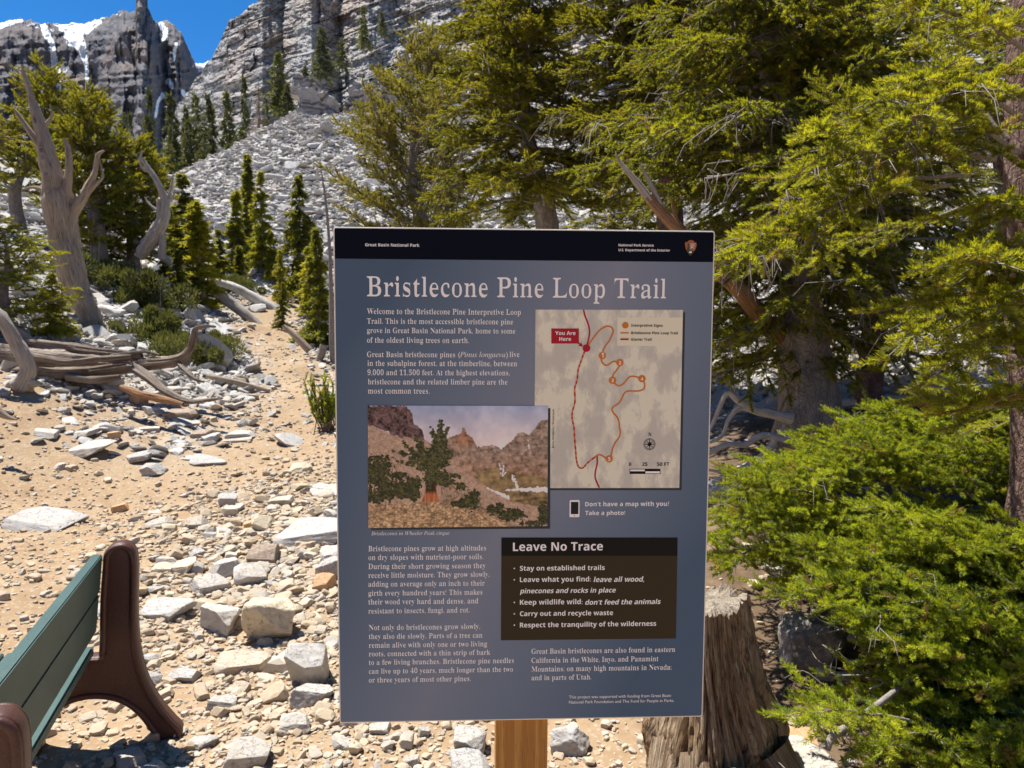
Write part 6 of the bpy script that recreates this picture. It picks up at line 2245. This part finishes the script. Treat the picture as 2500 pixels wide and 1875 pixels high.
    wood_thing('dead_branch', 'tangle of bleached crooked branches at the foot of the thick trunk', 'branch', [
        [(1710, 905, 14), (1670, 895, 11), (1630, 885, 10), (1595, 865, 8), (1570, 850, 6), (1545, 905, 5), (1530, 935, 3)],
        [(1640, 890, 8), (1600, 880, 7), (1575, 905, 5), (1560, 940, 5), (1525, 960, 3)],
        [(1700, 950, 9), (1650, 940, 7), (1610, 960, 6), (1570, 960, 6), (1520, 985, 4)],
        [(1690, 990, 9), (1640, 1000, 8), (1600, 1010, 6), (1550, 1035, 6), (1520, 1050, 4)],
        [(1690, 930, 7), (1660, 970, 6), (1620, 1000, 5), (1580, 1020, 5), (1530, 1015, 3)],
        [(1660, 1060, 16), (1600, 1060, 20), (1540, 1060, 22), (1480, 1060, 22)]],
        'white_wood', 5.35, .15, 14, 34, D, .6, seed0=220)

def build_stick():
    g = ground_at(790, 1775)
    wood_thing('stick', 'thin crooked brown stick lying under the lower left corner of the sign', 'stick', [[(664, 1592, 2.2, -.06), (684, 1583, 3.2, -.03), (706, 1574, 3.8), (722, 1562, 4), (748, 1556, 4.5, .04)], [(706, 1574, 2.5), (700, 1566, 2), (690, 1562, 1)]], 'brown_twig', g[1], .15, 10, 24, lambda x, y: (x * K, y * K), .3, seed0=240)

def build_stump():
    c = np.array([.715, 2.52, 0.0])
    c[2] = float(H(c[0], c[1]))
    root = thing('tree_stump', 'weathered brown tree stump with cracked sides right behind the sign corner', 'stump', c)
    k, n = 240, 110
    a = np.linspace(0, 2 * np.pi, k, endpoint=False)
    z = np.linspace(-.08, .635, n)
    A, Z = np.meshgrid(a, z)
    u = np.clip(Z / .635, 0, 1)
    R = .128 + .095 * (1 - u) ** 1.1 + .032 * np.exp(-((u - .28) / .16) ** 2)
    R *= 1 + .10 * np.sin(2 * A + .6) + .06 * np.sin(3 * A + 1.0 + u)
    q = np.stack([np.cos(A) * 3, np.sin(A) * 3, Z * 1.3], -1)
    q2 = np.stack([np.cos(A + .5 * Z) * 11, np.sin(A + .5 * Z) * 11, Z * 2.0], -1)
    R *= 1 + .09 * fbm(q, 3, 301) + .03 - .11 * np.abs(fbm(q2, 3, 302)) - .05 * np.abs(fbm(q2 * np.array([3, 3, 3.5]), 3, 303))
    for a0, w in ((-1.35, .035), (-.35, .05), (-2.3, .04), (1.2, .06), (-.9, .02), (-1.75, .022), (-.62, .016), (-.05, .03), (-1.1, .014), (-2.0, .016)):
        dd = np.angle(np.exp(1j * (A - a0 - .25 * (1 - u) - .05 * np.sin(u * 9 + a0 * 5))))
        R *= 1 - .30 * np.exp(-(dd / w) ** 2) * np.clip(1.35 - u * 1.15, 0, 1)
    lean = .035 * u
    topz = Z + u * (.025 * np.sin(A * 2 + 1) + .018 * vnoise(np.stack([np.cos(A) * 4, np.sin(A) * 4], -1), 5) + .016 * np.clip(u - .8, 0, 1) * 5 * vnoise(np.stack([np.cos(A) * 16, np.sin(A) * 16], -1), 6))
    V = np.stack([R * np.cos(A) - lean, R * np.sin(A), topz], -1).reshape(-1, 3)
    i = np.arange(n - 1)[:, None] * k
    j = np.arange(k)[None]
    F = np.stack([i + j, i + (j + 1) % k, i + k + (j + 1) % k, i + k + j], -1).reshape(-1, 4)
    U = np.stack([np.tile(np.abs(a / np.pi - 1) * 1.6, n), np.repeat(z, k)], -1)
    body = link('trunk', raw_mesh('trunk', V, F, M['stump_wood'], True, U), root)
    # cut face: rings inward, slightly dished and rough
    rim = V.reshape(n, k, 3)[-1]
    cen = rim.mean(0)
    rings = []
    for s in np.linspace(1, 0.02, 14):
        p = cen + (rim - cen) * s
        p[:, 2] = cen[2] + (rim[:, 2] - cen[2]) * s ** 6 - .004 * (1 - s) + .010 * vnoise(p * 40, 8) * (s < .99)
        rings.append(p)
    W = np.concatenate(rings)
    m = len(rings)
    i = np.arange(m - 1)[:, None] * k
    F = np.stack([i + j, i + (j + 1) % k, i + k + (j + 1) % k, i + k + j], -1).reshape(-1, 4)
    U = np.stack([np.tile(a * .1, m), np.repeat(np.arange(m) * .05, k)], -1)
    link('cut_face', raw_mesh('cut_face', W, F, M['cut_wood'], True, U), root)
    for q, pts in enumerate(([(-.16, -.10, .16), (-.21, -.19, .07), (-.25, -.30, .02), (-.27, -.44, -.04)], [(-.10, -.17, .15), (-.12, -.25, .08), (-.12, -.36, .02), (-.11, -.48, -.05)],
                             [(.02, -.2, .12), (.02, -.27, .05), (.0, -.36, -.03)], [(.18, -.08, .14), (.24, -.12, .05), (.30, -.18, -.03)])):
        trunk_part(root, np.array(pts) + c, [.075, .06, .05, .035][:len(pts)], 'stump_wood', 22, .28, 30, 330 + q, 'root', 3.5, .6)
    # dead twigs tangled at its foot
    r = np.random.default_rng(4)
    tw = thing('twig_tangle', 'tangle of thin curled brown twigs lying against the stump foot', 'twigs', c + np.array([.05, -.32, 0]))
    a_ = Acc()
    for i in range(26):
        p = np.array([r.uniform(-.12, .2), r.uniform(-.12, .1), r.uniform(.02, .16)])
        P = [p]
        d = np.array([r.uniform(-.6, 1), r.uniform(-.5, .3), r.uniform(-.6, .1)])
        for s in range(4):
            d = d + r.normal(0, .45, 3)
            d /= np.linalg.norm(d)
            P.append(P[-1] + d * .055)
        P = spline(np.array(P), 14)
        P[:, 2] = np.maximum(P[:, 2], .004)
        a_.add(*tube(P, np.linspace(.0035, .0012, 14), 5))
    o = link('twigs', a_.mesh('twigs', M['twig_bark']), tw)
    tag(o, kind='stuff')
    # cone under the boughs
    g = ground_at(1905, 1800)
    cone = Acc()
    for i in range(60):
        t = i / 60
        an = i * 2.4
        rr = .026 * math.sin(math.pi * (t * .85 + .1))
        z = .05 * t
        b = np.array([math.cos(an) * rr * .5, math.sin(an) * rr * .5, z])
        e = np.array([math.cos(an) * rr * 1.25, math.sin(an) * rr * 1.25, z + .008])
        s = np.array([-math.sin(an), math.cos(an), 0]) * .006
        cone.add(np.array([b - s, b + s, e + s, e - s]), np.array([[0, 1, 2, 3]]))
    cone.add(*tube([(0, 0, 0), (0, 0, .045)], [.012, .006], 8))
    co = link('pine_cone', cone.mesh('pine_cone', M['brown_twig'], False), None, g + np.array([0, 0, .015]))
    co.rotation_euler = (.6, .3, .2)
    tag(co, 'dark opened cone on needle litter right of the stump', 'cone')

build_dead_wood()
build_stick()
build_stump()
